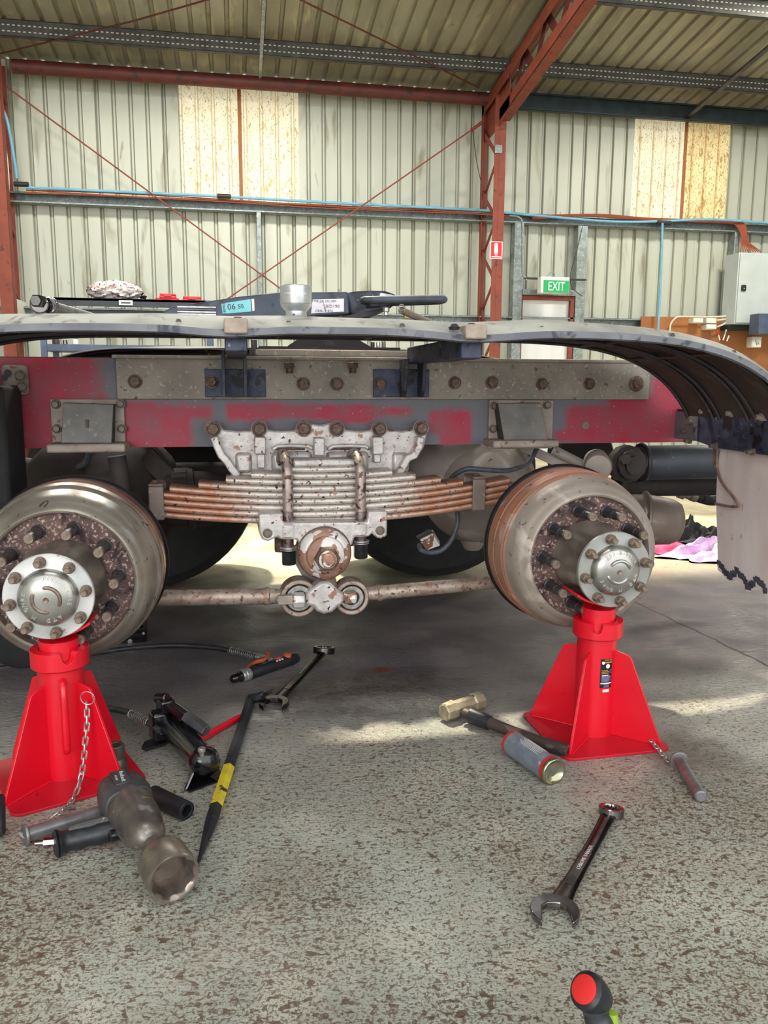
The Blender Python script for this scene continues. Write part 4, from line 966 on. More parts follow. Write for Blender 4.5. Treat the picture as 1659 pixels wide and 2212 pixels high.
# ---- torque rods
YT = 2.50
def torque_rod(eye, far, er, r0, r1, lab):
    e = atY(eye[0], eye[1], YT); f_ = atY(far[0], far[1], YT+.02); d = (f_-e).normalized()
    a = e+d*(er+.030)
    tr_ = part('torque_rod', MB().lathe([(r0*.9, 0), (r0*1.15, .006), (r0*1.15, .016), (r0, .024), (r0, .05), (r1, (f_-a).length)], a-d*.002, d, 24), 'rod_paint', TR, label=lab)
    part('rod_neck', MB().cyl(e+d*(er*.7), a+d*.004, r0*.85, r0*1.02, n=20), 'rod_paint', tr_)
    part('rod_eye', MB().annulus(e+V((0, .035, 0)), YN, er, er*.76, .07, 36), 'rod_paint', tr_, bev=.004)
    part('rubber_bush', MB().annulus(e+V((0, .03, 0)), YN, er*.78, er*.68, .055, 32), 'tyre', tr_, bev=.003)
    part('bush_sleeve', MB().annulus(e+V((0, .028, 0)), YN, er*.69, er*.40, .062, 32), 'steel_zinc', tr_, bev=.003)
    part('bush_core', MB().lathe([(.0, 0), (er*.42, 0), (er*.40, .05), (er*.2, .062), (0, .064)], e+V((0, .025, 0)), YN, 24), 'rusty_bolt', tr_)
    return tr_
t1 = torque_rod((645, 1287), (250, 1293), .060, .0255, .026, 'grey torque rod running to the left axle')
t2 = torque_rod((757, 1286), (1180, 1247), .056, .0235, .022, 'rusty torque rod running to the right axle')
yb_f = 2.435
S_ = [(661, 1281), (680, 1268), (692, 1258), (704, 1256), (716, 1262), (730, 1276), (744, 1284), (744, 1304), (730, 1312), (718, 1324), (700, 1328), (684, 1322), (676, 1311), (661, 1308)]
cb_ = part('rod_crosspiece', MB().prism(PL(S_, yb_f), (0, .07, 0)), 'silver_casting', TR, label='flaking silver crosspiece joining the two torque rods', bev=.010)
part('crosspiece_stem', MB().cyl(atY(703, 1285, 2.49), atY(703, 1240, 2.52), .045, .03, n=20), 'rod_paint', cb_)
for (x0, x1, y0, y1, m) in ((632, 660, 1284, 1318, 'silver_casting'), (744, 772, 1282, 1308, 'flaky_cap')):
    a = atY(x0, y0, yb_f-.004); b = atY(x1, y1, yb_f-.004); part('end_nut', MB().cyl(((a.x), yb_f+.02, (a.z+b.z)/2), (b.x, yb_f+.02, (a.z+b.z)/2), (a.z-b.z)/2, n=8, ch=.005), m, cb_)
a = atY(600, 1288, yb_f); b = atY(633, 1306, yb_f); part('locating_tab', MB().box((a.x, yb_f, b.z), (b.x, yb_f+.02, a.z)).cyl((a.x-.004, yb_f+.01, (a.z+b.z)/2), (b.x-.02, yb_f+.01, (a.z+b.z)/2), .009, n=10), 'dirty_bracket', cb_, bev=.003)

# ---- hubs and drums
def hub(cx, cz, left):
    H0 = V((cx, 1.93, cz)); side = 'left' if left else 'right'
    hm = 'hub_body'
    R_ = lambda h: V((cx, 1.93+h, cz))
    # hub barrel with scallops
    mb = MB(); n = 90; vs = []; rings = [(.010, .092, 0), (.022, .094, 0), (.034, .087, .002), (.060, .083, .009), (.095, .087, .014), (.130, .098, .010), (.155, .104, .002), (.170, .106, 0)]
    for (h, r, am) in rings:
        for i in range(n):
            t_ = 2*PI*i/n; rr_ = r+am*math.cos(5*t_+.6)*1.1; vs.append(R_(h)+V((math.cos(t_)*rr_, 0, math.sin(t_)*rr_)))
    mb.add(vs, [(k*n+i, k*n+(i+1) % n, (k+1)*n+(i+1) % n, (k+1)*n+i) for k in range(len(rings)-1) for i in range(n)]+[tuple(range(n))])
    hb = part('wheel_hub', mb, hm, TR, label='bare %s wheel hub with drum and studs' % side)
    # disc face with studs
    part('stud_flange', MB().lathe([(.09, 0), (.1735, 0), (.1735, .02), (.09, .02)], R_(.165), (0, 1, 0), 56), 'hub_face_rust', hb)
    # brake drum
    pr = [(r*1.042, h) for r, h in [(.166, .185), (.166, .154), (.169, .145), (.174, .142), (.180, .146), (.185, .156), (.193, .164), (.202, .175), (.209, .194), (.214, .220), (.216, .226), (.2145, .230), (.2195, .236), (.218, .244), (.2225, .250), (.2215, .262), (.2255, .268), (.2255, .300), (.2275, .302), (.2275, .352), (.2255, .354), (.215, .356), (.20, .356)]]
    ws = [.2, .35, .2, 0, 0, 0, 0, 0, 0, .1, .3, .2, .1, .5, .2, .7, .3, .7, .75, .75, .8, .8, .8]
    if not left: ws = [.2, .1, 0, 0, 0, 0, 0, .05, .1, .3, .5, .6, .7, .8, .8, .9, .9, 1, 1, 1, 1, 1, 1]
    part('brake_drum', MB().lathe(pr, R_(0), (0, 1, 0), 96, w=ws), 'drum_metal' if left else 'drum_metal_rusty', hb, smooth=40)
    part('backing_plate', MB().lathe([(.0, .372), (.236, .372), (.244, .366), (.244, .372), (.236, .378), (0, .378)], R_(0), (0, 1, 0), 64), 'black_steel', hb)
    # studs
    off = math.radians(-2 if not left else 4)
    st_ = MB().lathe([(.018, 0), (.018, .006), (.0142, .009), (.0142, .062), (.0126, .064), (.0126, .096), (.0110, .100), (0, .100)], (0, 0, 0), YN, 14)
    sm = st_.mesh('stud', 'stud_dark'); 
    cpm = MB().lathe([(.0128, .0), (.0128, .006), (.0110, .009), (0, .009)], (0, 0, 0), YN, 14).mesh('stud_tip', 'nut_brown')
    for k in range(10):
        a = off+2*PI*k/10; p = R_(.166)+V((math.cos(a)*.137, 0, math.sin(a)*.137)); part('stud', sm, None, hb, loc=p)
        part('stud_tip', cpm, None, hb, loc=p+V((0, -.0945, 0)))
    # hub cover
    part('hub_cover', MB().lathe([(.0, .014), (.098, .014), (.102, .012), (.102, .002), (.1, 0), (.070, 0), (.068, -.001)], R_(0), (0, 1, 0), 64), 'hub_plate' if left else 'hub_plate_grey', hb)
    dm = part('cover_dome', MB().lathe([(.069, .001), (.0685, -.004), (.064, -.013), (.054, -.020), (.036, -.026), (.016, -.028), (0, -.0283)], R_(0), (0, 1, 0), 56), 'hub_dome', hb, smooth=60)
    # eight nuts with stud ends
    nm = MB().cyl((0, 0, 0), (0, -.003, 0), .0135, n=20).cyl((0, -.002, 0), (0, -.018, 0), .0132, n=6, ch=.002).cyl((0, -.012, 0), (0, -.036, 0), .0074, n=12, ch=.0015).mesh('cover_nut', 'nut_brown')
    for k in range(8):
        a = math.radians(9 if left else 12)+2*PI*k/8; part('cover_nut', nm, None, hb, loc=R_(0)+V((math.cos(a)*.0855, 0, math.sin(a)*.0855)))
    # raised arcs and pip
    rot = math.radians(35 if left else 80)
    for s_ in (0, PI):
        pts = []
        for k in range(13):
            a = rot+s_+math.radians(-62+124*k/12); r = .031-.002*k/12
            pts.append(R_(-.026)+V((math.cos(a)*r, -.0005 if 0 < k < 12 else .002, math.sin(a)*r)))
        part('raised_arc', MB().tube(pts, .0048, 8), 'nut_brown' if left else 'hub_dome', hb)
    part('centre_pip', MB().lathe([(.007, 0), (.006, .003), (.002, .001), (0, .001)], R_(-.0275), YN, 18), 'nut_brown', hb)
    # cast characters round the dome
    def ring_text(s, a0, step, r=.0505, size=.0135):
        mb = MB()
        for k, ch in enumerate(s):
            if ch == ' ': continue
            a = math.radians(a0-step*k); p = R_(-.0215)+V((math.cos(a)*r, -.0010, math.sin(a)*r))
            tilt = Matrix.Rotation(math.radians(26), 4, 'X')
            mb.text(ch, Matrix.Translation(p)@Matrix.Rotation(-(a-PI/2), 4, 'Y')@Matrix.Rotation(PI/2, 4, 'X')@Matrix.Rotation(math.radians(-24), 4, 'X'), size, .0012)
        part('cast_lettering', mb, 'hub_plate', hb, smooth=0)
    s0 = 96 if left else 140
    ring_text('3202-B-9915', s0, 11)
    ring_text('MADE', s0-250, 15) if 0 else ring_text('M ONRE', s0-222, 14)
    ring_text('ATD', s0-152, 16)
    return hb
hL = hub(-.441, .468, True); hR = hub(.972, .480, False)

# ---- axles, differentials, brake chambers, far wheels
for (cx, cz, lab, m) in ((-.441, .468, 'left axle casing', 'axle_shaded'), (.972, .480, 'right axle casing', 'axle_grey')):
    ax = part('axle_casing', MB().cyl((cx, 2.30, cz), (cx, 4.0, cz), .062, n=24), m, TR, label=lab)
    dcx = .93 if cx > 0 else -.42
    part('diff_housing', MB().lathe([(.06, -.30), (.11, -.24), (.17, -.16), (.215, -.07), (.225, 0), (.215, .07), (.17, .16), (.11, .24), (.06, .30)], (dcx, 3.05, .56), (0, 1, 0), 40), m, ax, label='bulging differential housing', smooth=60)
    part('diff_nose', MB().lathe([(.20, 0), (.19, .05), (.14, .12), (.11, .22), (.06, .26), (.06, .3)], (dcx-.05, 3.05, .60), (-1, 0, .12), 32), m, ax)
    part('diff_flange', MB().ring((dcx, 3.05, .56), (.5, 1, .1), .226, .012, 48, 6), m, ax)
    part('drain_boss', MB().cyl((dcx-.02, 3.02, .35), (dcx-.02, 3.02, .31), .05, .035, n=16, ch=.006), m, ax)
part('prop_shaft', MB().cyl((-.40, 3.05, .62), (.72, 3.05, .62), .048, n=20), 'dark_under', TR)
for k_, (cx, cz) in enumerate(((-.42, .52), (.95, .52))):
    for j_, yy in enumerate((3.74, 4.10)):
        tp = part('road_wheel', MB().lathe([(.29, .02), (.34, .0), (.46, .005), (.505, .04), (.515, .09), (.515, .19), (.505, .24), (.46, .275), (.34, .28), (.29, .26)], (cx, yy, cz), (0, 1, 0), 56), 'tyre', TR, label='black tyre on the far side')
        part('wheel_rim', MB().lathe([(.0, .14), (.2, .14), (.24, .06), (.285, .03), (.30, .03), (.29, .25), (.0, .22)], (cx, yy, cz), (0, 1, 0), 36), 'dark_under', tp)
# far spring, only a dim stack under the far rail
for k in range(6):
    z = .80-.022*k; part('spring_leaf', MB().tube([V((xc_s-.5+.03*k, 3.62, z+.03)), V((xc_s-.2, 3.62, z)), V((xc_s+.2, 3.62, z)), V((xc_s+.5-.03*k, 3.62, z+.03))], .011, 6), 'rusty_bolt', TR)
# brake chamber behind the right drum
bc = atY(1392, 1122, 2.62); d_ = V((1, -.25, -.08)).normalized()
ch_ = part('brake_chamber', MB().lathe([(r*.92, h*.72) for r, h in [(.070, -.10), (.092, -.08), (.096, -.02), (.106, -.015), (.106, .004), (.098, .008), (.094, .07), (.088, .13), (.074, .165), (.05, .18), (0, .183)]], bc, d_, 40), 'chamber_grey', TR, label='grey brake chamber behind the right drum', smooth=45)
part('clamp_band', MB().ring(bc-d_*.005, d_, .097, .006, 40, 6), 'chamber_grey', ch_)
p = atY(1427, 1097, 2.55); part('vent_hole', MB().cyl(p+V((0, .02, 0)), p, .004, n=8), 'black_gloss', ch_)
p = atY(1392, 1111, 2.52); part('slot', MB().box(p-V((.004, 0, .012)), p+V((.004, .02, .012))), 'black_gloss', ch_)
bl = part('brake_chamber', MB().lathe([(.070, -.10), (.092, -.08), (.096, -.02), (.106, -.015), (.106, .004), (.098, .008), (.094, .07), (.074, .14), (0, .15)], (-.16, 2.85, .56), (1, .1, 0), 32), 'axle_shaded', TR, label='dark brake chamber behind the left drum', smooth=45)
# tanks and pipes under the right end of the rail
tk_ = part('air_tank', MB().lathe([(0, 0), (.05, .004), (.066, .02), (.066, .50), (.05, .52), (0, .525)], atY(1372, 1000, 2.85), (1, 0, 0), 28), 'tank_blue', TR, label='dark blue air tank under the rail', smooth=50)
part('tank_strap', MB().ring(atY(1385, 1000, 2.85), (1, 0, 0), .07, .008, 28, 6), 'black_steel', tk_)
part('cross_tube', MB().cyl(atY(1330, 1046, 3.0), atY(1640, 1044, 3.0), .05, n=20), 'dark_under', TR, label='dark tube below the air tank')
part('hose_loom', MB().tube(smooth_path([atY(1470, 1062, 3.3), atY(1500, 1072, 3.3), atY(1540, 1082, 3.3), atY(1600, 1070, 3.3)], 6), .022, 10), 'tyre', TR)
for k in range(6):
    p = atY(1465+k*13, 1064+k*3, 3.28); part('hose_fitting', MB().cyl(p, p+V((.03, 0, -.01)), .018 if k % 2 else .024, n=10, ch=.003), 'chamber_grey' if k < 3 else 'tyre', TR)
mt = part('damper_mount', MB().lathe([(.05, 0), (.07, .01), (.07, .05), (.055, .055), (.055, .08), (.035, .085), (.035, .10), (0, .1)], atY(1345, 1000, 2.80), (0, -1, 0), 12), 'axle_shaded', TR)
part('mount_bolt', MB().cyl(atY(1352, 992, 2.70), atY(1352, 992, 2.67), .022, n=6, ch=.003), 'axle_shaded', mt)
part('end_cap', MB().lathe([(.045, .12), (.05, .02), (.044, .004), (.03, 0), (0, 0)], atY(1292, 1011, 2.62), (.35, .9, .1), 28), 'axle_grey', TR, label='round pale cap end beside the right drum', smooth=50)
part('damper_rod', MB().cyl(atY(1195, 972, 2.8), atY(1290, 1020, 2.75), .018, n=14), 'axle_grey', TR)
part('stay_bar', MB().bar(atY(1130, 965, 2.85), atY(1230, 1010, 2.8), .035, .008, up=(0, 1, 0)), 'axle_grey', TR)
part('dark_cylinder', MB().cyl(atY(1195, 985, 3.0), atY(1310, 985, 3.0), .075, n=24, ch=.01), 'dark_under', TR)
part('air_hose', MB().tube(smooth_path([atY(1160, 968, 2.72), atY(1140, 1000, 2.68), atY(1100, 1016, 2.64), atY(1050, 1015, 2.62), atY(1010, 1013, 2.62), atY(982, 1026, 2.66), atY(968, 1045, 2.75)], 8), .0085, 10), 'hose_grey', TR, label='grey rubber air hose')
part('sensor_cable', MB().tube(smooth_path([atY(988, 1105, 2.66), atY(988, 1130, 2.66), atY(976, 1165, 2.66), atY(955, 1188, 2.66), atY(930, 1194, 2.66), atY(910, 1188, 2.66), atY(906, 1175, 2.68)], 8), .0085, 10), 'hose_grey', TR)
q_ = PL([(906, 1167), (935, 1153), (951, 1179), (921, 1190)], 2.68); tg = part('sensor_tag', MB().prism(q_, (.006, .03, .01)), 'tag_white', TR, label='small white rusty tag hanging on a cable', bev=.002)
part('axle_stop', MB().prism(PL([(902, 1162), (932, 1146), (938, 1152), (908, 1168)], 2.685), (0, .03, 0)), 'axle_shaded', TR)
# inboard clutter on the left
part('hose', MB().tube(smooth_path([atY(194, 975, 2.75), atY(185, 1000, 2.8), atY(168, 1012, 2.9), atY(160, 1030, 2.95)], 5), .011, 8), 'hose_grey', TR)
part('pedestal', MB().box(atY(180, 1040, 2.95)-V((0, 0, 0)), atY(232, 978, 2.95)+V((0, .2, 0))), 'axle_grey', TR, bev=.01)
part('damper', MB().cyl(atY(252, 985, 2.75), atY(266, 1060, 2.75), .030, n=16), 'axle_shaded', TR)
part('stay_bar', MB().bar(atY(315, 985, 2.9), atY(385, 1052, 2.8), .06, .02, up=(0, 1, 0)), 'axle_shaded', TR)
part('seat_block', MB().box(atY(368, 1052, 2.8), atY(405, 1020, 2.8)+V((0, .15, 0))), 'axle_shaded', TR, bev=.006)

# ---- fifth wheel coupling plate
yf0 = 2.86
pl = [(343, 685), (348, 676), (372, 662), (440, 652), (520, 640), (605, 631), (752, 630), (756, 678), (610, 690), (500, 692)]
fw = part('coupling_plate', MB().prism(PL(pl, yf0), (0, .62, 0)), 'fifth_wheel', TR, label='blue grey fifth wheel coupling plate', bev=.006)
pl2 = [(750, 632), (765, 629), (800, 627), (832, 628), (850, 634), (860, 640), (846, 664), (800, 680), (756, 682)]
part('rounded_end', MB().prism(PL(pl2, yf0+.12), (0, .45, 0)), 'fifth_wheel', fw, bev=.008)
part('lower_skirt', MB().prism(PL([(610, 688), (756, 680), (850, 660), (840, 668), (770, 690), (610, 694)], yf0+.03), (0, .5, 0)), 'black_steel', fw)
for k in range(4):
    z = atY(420, 663.5+k*5.2, yf0).z; a = atY(383, 660, yf0).x; b = atY(466, 660, yf0).x; part('wear_strip', MB().box((a, yf0-.006, z-.0022), (b, yf0+.01, z+.0022)), 'steel_zinc' if k != 1 else 'fender_lip', fw)
part('pedestal', MB().prism(PL([(590, 778), (640, 735), (660, 722), (760, 722), (782, 738), (845, 775)], yf0+.06), (0, .40, 0)), 'dark_under', fw)
part('pedestal_foot', MB().box((atY(560, 775, yf0).x, yf0-.04, ztop+.03), (atY(860, 775, yf0).x, yf0+.5, ztop+.045)), 'dark_under', fw)
for (px, m) in ((805, 'black_steel'), (817, 'steel_zinc'), (829, 'chamber_grey')):
    p = atY(px, 757, yf0-.02); part('pedestal_bolt', MB().cyl(p-V((0, 0, .06)), p, .010, n=6).cyl(p, p+V((0, 0, .028)), .007, n=10), m, fw)
p = atY(549, 760, yf0-.04); part('pedestal_bolt', MB().cyl(p-V((0, 0, .03)), p+V((0, 0, .01)), .018, n=6).cyl(p, p+V((0, 0, .04)), .01, n=10), 'black_steel', fw)
# release handle: flat loop
h0 = atY(800, 648, yf0-.08); h1 = atY(945, 646, yf0-.08)
hp = [V((h0.x-.01, h0.y+.05, h0.z)), V((h0.x, h0.y, h0.z)), V((h1.x, h1.y, h1.z)), V((h1.x+.02, h1.y+.03, h1.z)), V((h1.x, h1.y+.07, h1.z)), V((h0.x+.05, h0.y+.08, h0.z))]
rh = part('release_handle', MB().tube(smooth_path(hp, 5), .0135, 12), 'fifth_wheel', fw, label='bent release handle of the coupling')
part('handle_plate', MB().prism(PL([(798, 655), (803, 642), (812, 640), (850, 640), (856, 650), (830, 660), (800, 662)], yf0-.07), (0, .1, 0)), 'fifth_wheel', fw, bev=.006)
part('handle_catch', MB().prism(PL([(820, 640), (822, 633), (845, 636), (852, 641)], yf0-.02), (0, .03, 0)), 'steel_zinc', fw)
p = atY(834, 664, yf0-.06); part('handle_pin', MB().cyl(p, p-V((0, 0, .016)), .012, n=12, ch=.002).cyl(p-V((0, 0, .014)), p-V((0, 0, .026)), .007, n=10), 'steel_zinc', fw)
part('handle_spring', MB().ring(atY(868, 665, yf0-.05), (.3, 1, 0), .011, .002, 16, 6).ring(atY(871, 670, yf0-.05), (1, .3, 0), .011, .002, 16, 6), 'steel_zinc', fw)
part('latch_rod', MB().cyl(atY(866, 670, yf0-.04), atY(935, 700, yf0+.1), .012, n=12), 'angle_plate', fw)
part('yellow_fitting', MB().box(atY(874, 687, yf0+.2), atY(883, 680, yf0+.2)+V((0, .02, 0))), 'yellow_clip', fw)
# labels on the skirt
def flat(pts, y, m, name, parent, th=.002): return part(name, MB().prism(PL(pts, y), (0, th, 0)), m, parent, smooth=0)
stk = flat([(478, 656), (541, 646), (543, 673), (481, 678)], yf0-.0025, 'sticker_cyan', 'cyan_sticker', fw); stk['label'] = 'cyan paper sticker'
flat([(543, 646), (549, 645.5), (550, 671), (545, 672)], yf0-.0025, 'white_plastic', 'sticker_end', fw)
for (tx, px, py, sz, rz, m) in (('189901', 484.5, 666, .013, 95, 'ink'), ('06', 500, 663, .028, 5, 'ink'), ('50', 520, 662, .02, 10, 'ink')):
    part('lettering', MB().text(tx, Matrix.Translation(atY(px, py, yf0-.0035))@Matrix.Rotation(PI/2, 4, 'X')@Matrix.Rotation(math.radians(rz), 4, 'Z'), sz, .0003), m, stk, smooth=0)
idp = flat([(675, 647), (743, 645), (743, 673), (672, 677)], yf0-.0025, 'plate_pale', 'rating_plate', fw); idp['label'] = 'pale stamped rating plate'
for (tx, px, py, sz) in (('TYPE JSK 37C MM', 700, 651, .011), ('50/D190', 716, 662, .016), ('CRN- 41876', 700, 672, .012)):
    part('lettering', MB().text(tx, Matrix.Translation(atY(px, py, yf0-.0035))@Matrix.Rotation(PI/2, 4, 'X')@Matrix.Rotation(math.radians(1), 4, 'Z'), sz, .0003), 'ink', idp, smooth=0)

# ================================================================ jack stands
def jack_stand(cx, cy, rot, top, label, grot=0, rotc=0.):
    Mx = Matrix.Translation((cx, cy, 0))@Matrix.Rotation(math.radians(rot), 4, 'Z')
    js = thing('jack_stand', label, 'jack stand', M4=Mx)
    h_ = .154; c_ = .028; pts = []
    for sx_, sy_ in ((1, 1), (-1, 1), (-1, -1), (1, -1)):
        for k in range(5):
            a = math.atan2(sy_, sx_)-PI/4+PI/2*k/4; pts.append(V((sx_*(h_-c_)+math.cos(a)*c_, sy_*(h_-c_)+math.sin(a)*c_, 0)))
    part('base_plate', MB().prism(pts, (0, 0, .007)), 'stand_red_floor', js, world=False, bev=.001)
    part('tube', MB().cyl((0, 0, .007), (0, 0, .288), .0535, n=40), 'stand_red', js, world=False)
    for k in range(4):
        a = math.radians(45+90*k+grot); d = V((math.cos(a), math.sin(a), 0)); n_ = V((-d.y, d.x, 0))*.0035
        poly = [d*.052+V((0, 0, .007)), d*.186+V((0, 0, .007)), d*.184+V((0, 0, .02)), d*.096+V((0, 0, .235)), d*.090+V((0, 0, .24)), d*.052+V((0, 0, .25))]
        g = part('gusset', MB().prism([p-n_ for p in poly], n_*2), 'stand_red', js, world=False, bev=.001)
        part('weld_bead', MB().tube([d*.056+V((0, 0, .008))+n_*1.6, d*.120+V((0, 0, .009))+n_*1.6, d*.180+V((0, 0, .008))+n_*1.6], .0022, 6), 'stand_red', g, world=False)
    # collar with two V notches
    n = 96; vs = []; zc0, zc1 = .284, .330; R0c, R1c = .048, .0675
    def topz(i):
        a = (360*i/n-rotc) % 180; da = abs(a-90); return zc1-(math.sqrt(max(0, 15**2-da*da))/15*.026 if da < 15 else 0)
    for i in range(n):
        t_ = 2*PI*i/n
        for r, z in ((R1c-.004, zc0), (R1c, zc0+.004), (R1c, topz(i)-.001), (R1c-.001, topz(i)), (R0c, topz(i)), (R0c, zc0)): vs.append(V((math.cos(t_)*r, math.sin(t_)*r, z)))
    part('notched_collar', MB().add(vs, [(i*6+a, ((i+1) % n)*6+a, ((i+1) % n)*6+(a+1) % 6, i*6+(a+1) % 6) for i in range(n) for a in range(6)]), 'stand_red', js, world=False, smooth=40)
    part('post', MB().cyl((0, 0, .26), (0, 0, top-.01), .0455, n=36), 'stand_red', js, world=False)
    # saddle: upward-curved plate running left-right
    yw = .052; Mr = Matrix.Rotation(-math.radians(rot), 4, 'Z'); R_s = .128; vs = []; m = 24
    for i in range(m+1):
        a = math.radians(-38+76*i/m)
        for yy in (-yw, yw):
            for rr_ in (R_s, R_s+.007): vs.append(Mr@V((math.sin(a)*rr_, yy+.01, top+.011+.128-math.cos(a)*rr_)))
    fs = []
    for i in range(m):
        a = i*4; b = a+4; fs += [(a, b, b+2, a+2), (a+1, a+3, b+3, b+1), (a, a+1, b+1, b), (a+2, b+2, b+3, a+3)]
    fs += [(0, 2, 3, 1), (m*4, m*4+1, m*4+3, m*4+2)]
    part('saddle', MB().add(vs, fs), 'stand_red', js, world=False, bev=.0015)
    return js, Mx
sR, MR = jack_stand(.962, 1.992, 2, .374, 'red jack stand with a black warning label, on the right under the hub', rotc=-30)
sL, ML = jack_stand(-.436, 1.985, 24, .362, 'red jack stand with a lifting handle and hanging chain, on the left', grot=-14, rotc=4)
# lifting handle of the left stand: bent rod on the tube front
f_ = (ML.inverted()@V((-.422, 1.93, 0))); fd = V((f_.x, f_.y, 0)).normalized()
hp = [fd*.050+V((0, 0, .262)), fd*.070+V((0, 0, .258)), fd*.082+V((0, 0, .235)), fd*.083+V((0, 0, .18)), fd*.083+V((0, 0, .115)), fd*.078+V((0, 0, .095)), fd*.052+V((0, 0, .085))]
part('lifting_handle', MB().tube(smooth_path(hp, 4), .0085, 12), 'stand_red', sL, world=False)
# warning label wrapped round the right stand's tube
r_ = .0539
lab_a = math.atan2(*(lambda q: (q.y, q.x))(MR.inverted()@atY(1308, 1440, 1.945)))
def wrap(u0, u1, z0, z1, r=r_, n=8):
    mb = MB(); vs = []
    for i in range(n+1):
        a = lab_a+(u0+(u1-u0)*i/n)
        for rr_ in (r-.0002, r+.0003):
            vs += [V((math.cos(a)*rr_, math.sin(a)*rr_, z0)), V((math.cos(a)*rr_, math.sin(a)*rr_, z1))]
    fs = []
    for i in range(n):
        k = i*4; fs += [(k, k+1, k+5, k+4), (k+2, k+6, k+7, k+3), (k+1, k+3, k+7, k+5), (k, k+4, k+6, k+2)]
    fs += [(0, 2, 3, 1), (n*4, n*4+1, n*4+3, n*4+2)]
    return mb.add(vs, fs)
z1l, z0l = .232, .150; HL = z1l-z0l; aw = .33
wl = part('warning_label', wrap(-aw, aw, z0l, z1l), 'label_black', sR, world=False, label='black warning label')
def lp(name, u0, u1, v0, v1, m): part(name, wrap(-aw+2*aw*u0, -aw+2*aw*u1, z0l+HL*v0, z0l+HL*v1, r_+.0006), m, wl, world=False)
for k in range(5): lp('hazard_stripe', .34+.13*k, .40+.13*k, .935, .99, 'label_amber')
lp('amber_band', .34, .96, .86, .90, 'label_amber')
for k in range(3): lp('amber_line', .08, .72-.12*(k == 0), .60-.05*k, .62-.05*k, 'label_amber'); lp('print_line', .78, .96, .605-.05*k, .615-.05*k, 'label_blue')
lp('white_band', .12, .66, .425, .45, 'sign_white')
for k in range(6): lp('print_line', .10, (.85, .9, .86, .7, .92, .7)[k], .395-.035*k, .412-.035*k, 'label_blue')
lp('white_band', .04, .96, .145, .18, 'sign_white')
for k in range(3): lp('print_line', .3, .75, .11-.04*k, .125-.04*k, 'label_blue')
part('paper_tag', wrap(-.17, .2, z0l-.012, z0l-.004, r_), 'white_plastic', wl, world=False)
for (u, v, r0) in ((.20, .87, .0042), (.58, .75, .0062)):
    a = lab_a-aw+2*aw*u; d = V((math.cos(a), math.sin(a), 0)); p = d*(r_+.0004)+V((0, 0, z0l+HL*v)); part('round_mark', MB().cyl(p, p+d*.0006, r0, n=20), 'sign_white', wl, world=False)
# safety chains and pins
def chain(path, parent, inv, R_=.0085, r=.0021, step=.0165):
    P_ = smooth_path(path, 8); L_ = [0]
    for a, b in zip(P_[:-1], P_[1:]): L_.append(L_[-1]+(b-a).length)
    ch = None; k = 0; s = 0
    def at(s):
        for i in range(len(L_)-1):
            if L_[i+1] >= s: f = (s-L_[i])/max(1e-6, L_[i+1]-L_[i]); return P_[i].lerp(P_[i+1], f), (P_[i+1]-P_[i]).normalized()
        return P_[-1], (P_[-1]-P_[-2]).normalized()
    link = None; parts = []
    while s < L_[-1]:
        p, d = at(s); side = frame_of(d)[0]; up = d.cross(side)
        if k % 2: side = up
        elif True: side = side
        pts = []
        for i in range(16):
            t_ = 2*PI*i/16; x_ = math.cos(t_); y_ = math.sin(t_)
            pts.append(p+d*(x_*R_*.55+(.0062 if x_ > 0 else -.0062))+side*(y_*R_*.62))
        parts.append(MB().tube(pts, r, 6, True)); k += 1; s += step
    return parts
def add_chain(path, parent):
    ps = chain(path, parent, None)
    c0 = part('chain', ps[0], 'steel_zinc', parent, label='steel chain')
    for q in ps[1:]: part('chain_link', q, 'steel_zinc', c0)
    return c0
d45 = lambda k, r, z: ML@V((math.cos(math.radians(45+90*k))*r, math.sin(math.radians(45+90*k))*r, z))
fr = d45(3, .088, .215)
pth = [atY(187, 1525, 1.915), atY(188, 1560, 1.905), atY(184, 1605, 1.895), atY(180, 1650, 1.885), atY(172, 1690, 1.87), atY(158, 1725, 1.835), atZ(132, 1754, .02), atZ(105, 1775, .008)]
cL = add_chain(pth, sL)
part('split_ring', MB().ring(atY(189, 1508, 1.905), (.2, 1, .1), .0165, .0014, 28, 6), 'steel_zinc', cL)
pth = [atZ(1405, 1598, .016), atZ(1425, 1622, .01), atZ(1440, 1640, .007), atZ(1452, 1652, .007)]
cR = add_chain(pth, sR)
def pin(p0, p1, r, parent, lab, flange=True):
    d = (p1-p0).normalized(); L_ = (p1-p0).length
    return part('locking_pin', MB().lathe([(r+.007, 0), (r+.008, .002), (r+.008, .005), (r+.006, .007), (r, .007), (r, L_-.003), (r-.003, L_)], p0, d, 24), 'pin_grey', parent, label=lab)
pin(atZ(1466, 1641, .020), atZ(1515, 1722, .015), .0145, sR, 'loose grey locking pin on its chain')
p1_ = pin(atZ(52, 1805, .022), atZ(226, 1752, .017), .0155, sL, 'loose grey locking pin on its chain')
part('pin_loop', MB().ring(atZ(47, 1803, .024), (.6, .3, .5), .011, .002, 18, 6), 'steel_zinc', p1_)

# ================================================================ tools on the floor
def mk(name, label, cat, p0, p1, z=0., roll=0.):
    Mx = lying(p0, p1, z, roll); o = thing(name, label, cat, M4=Mx); return o, (V(p1)-V(p0)).length
P_L = dict(world=False)
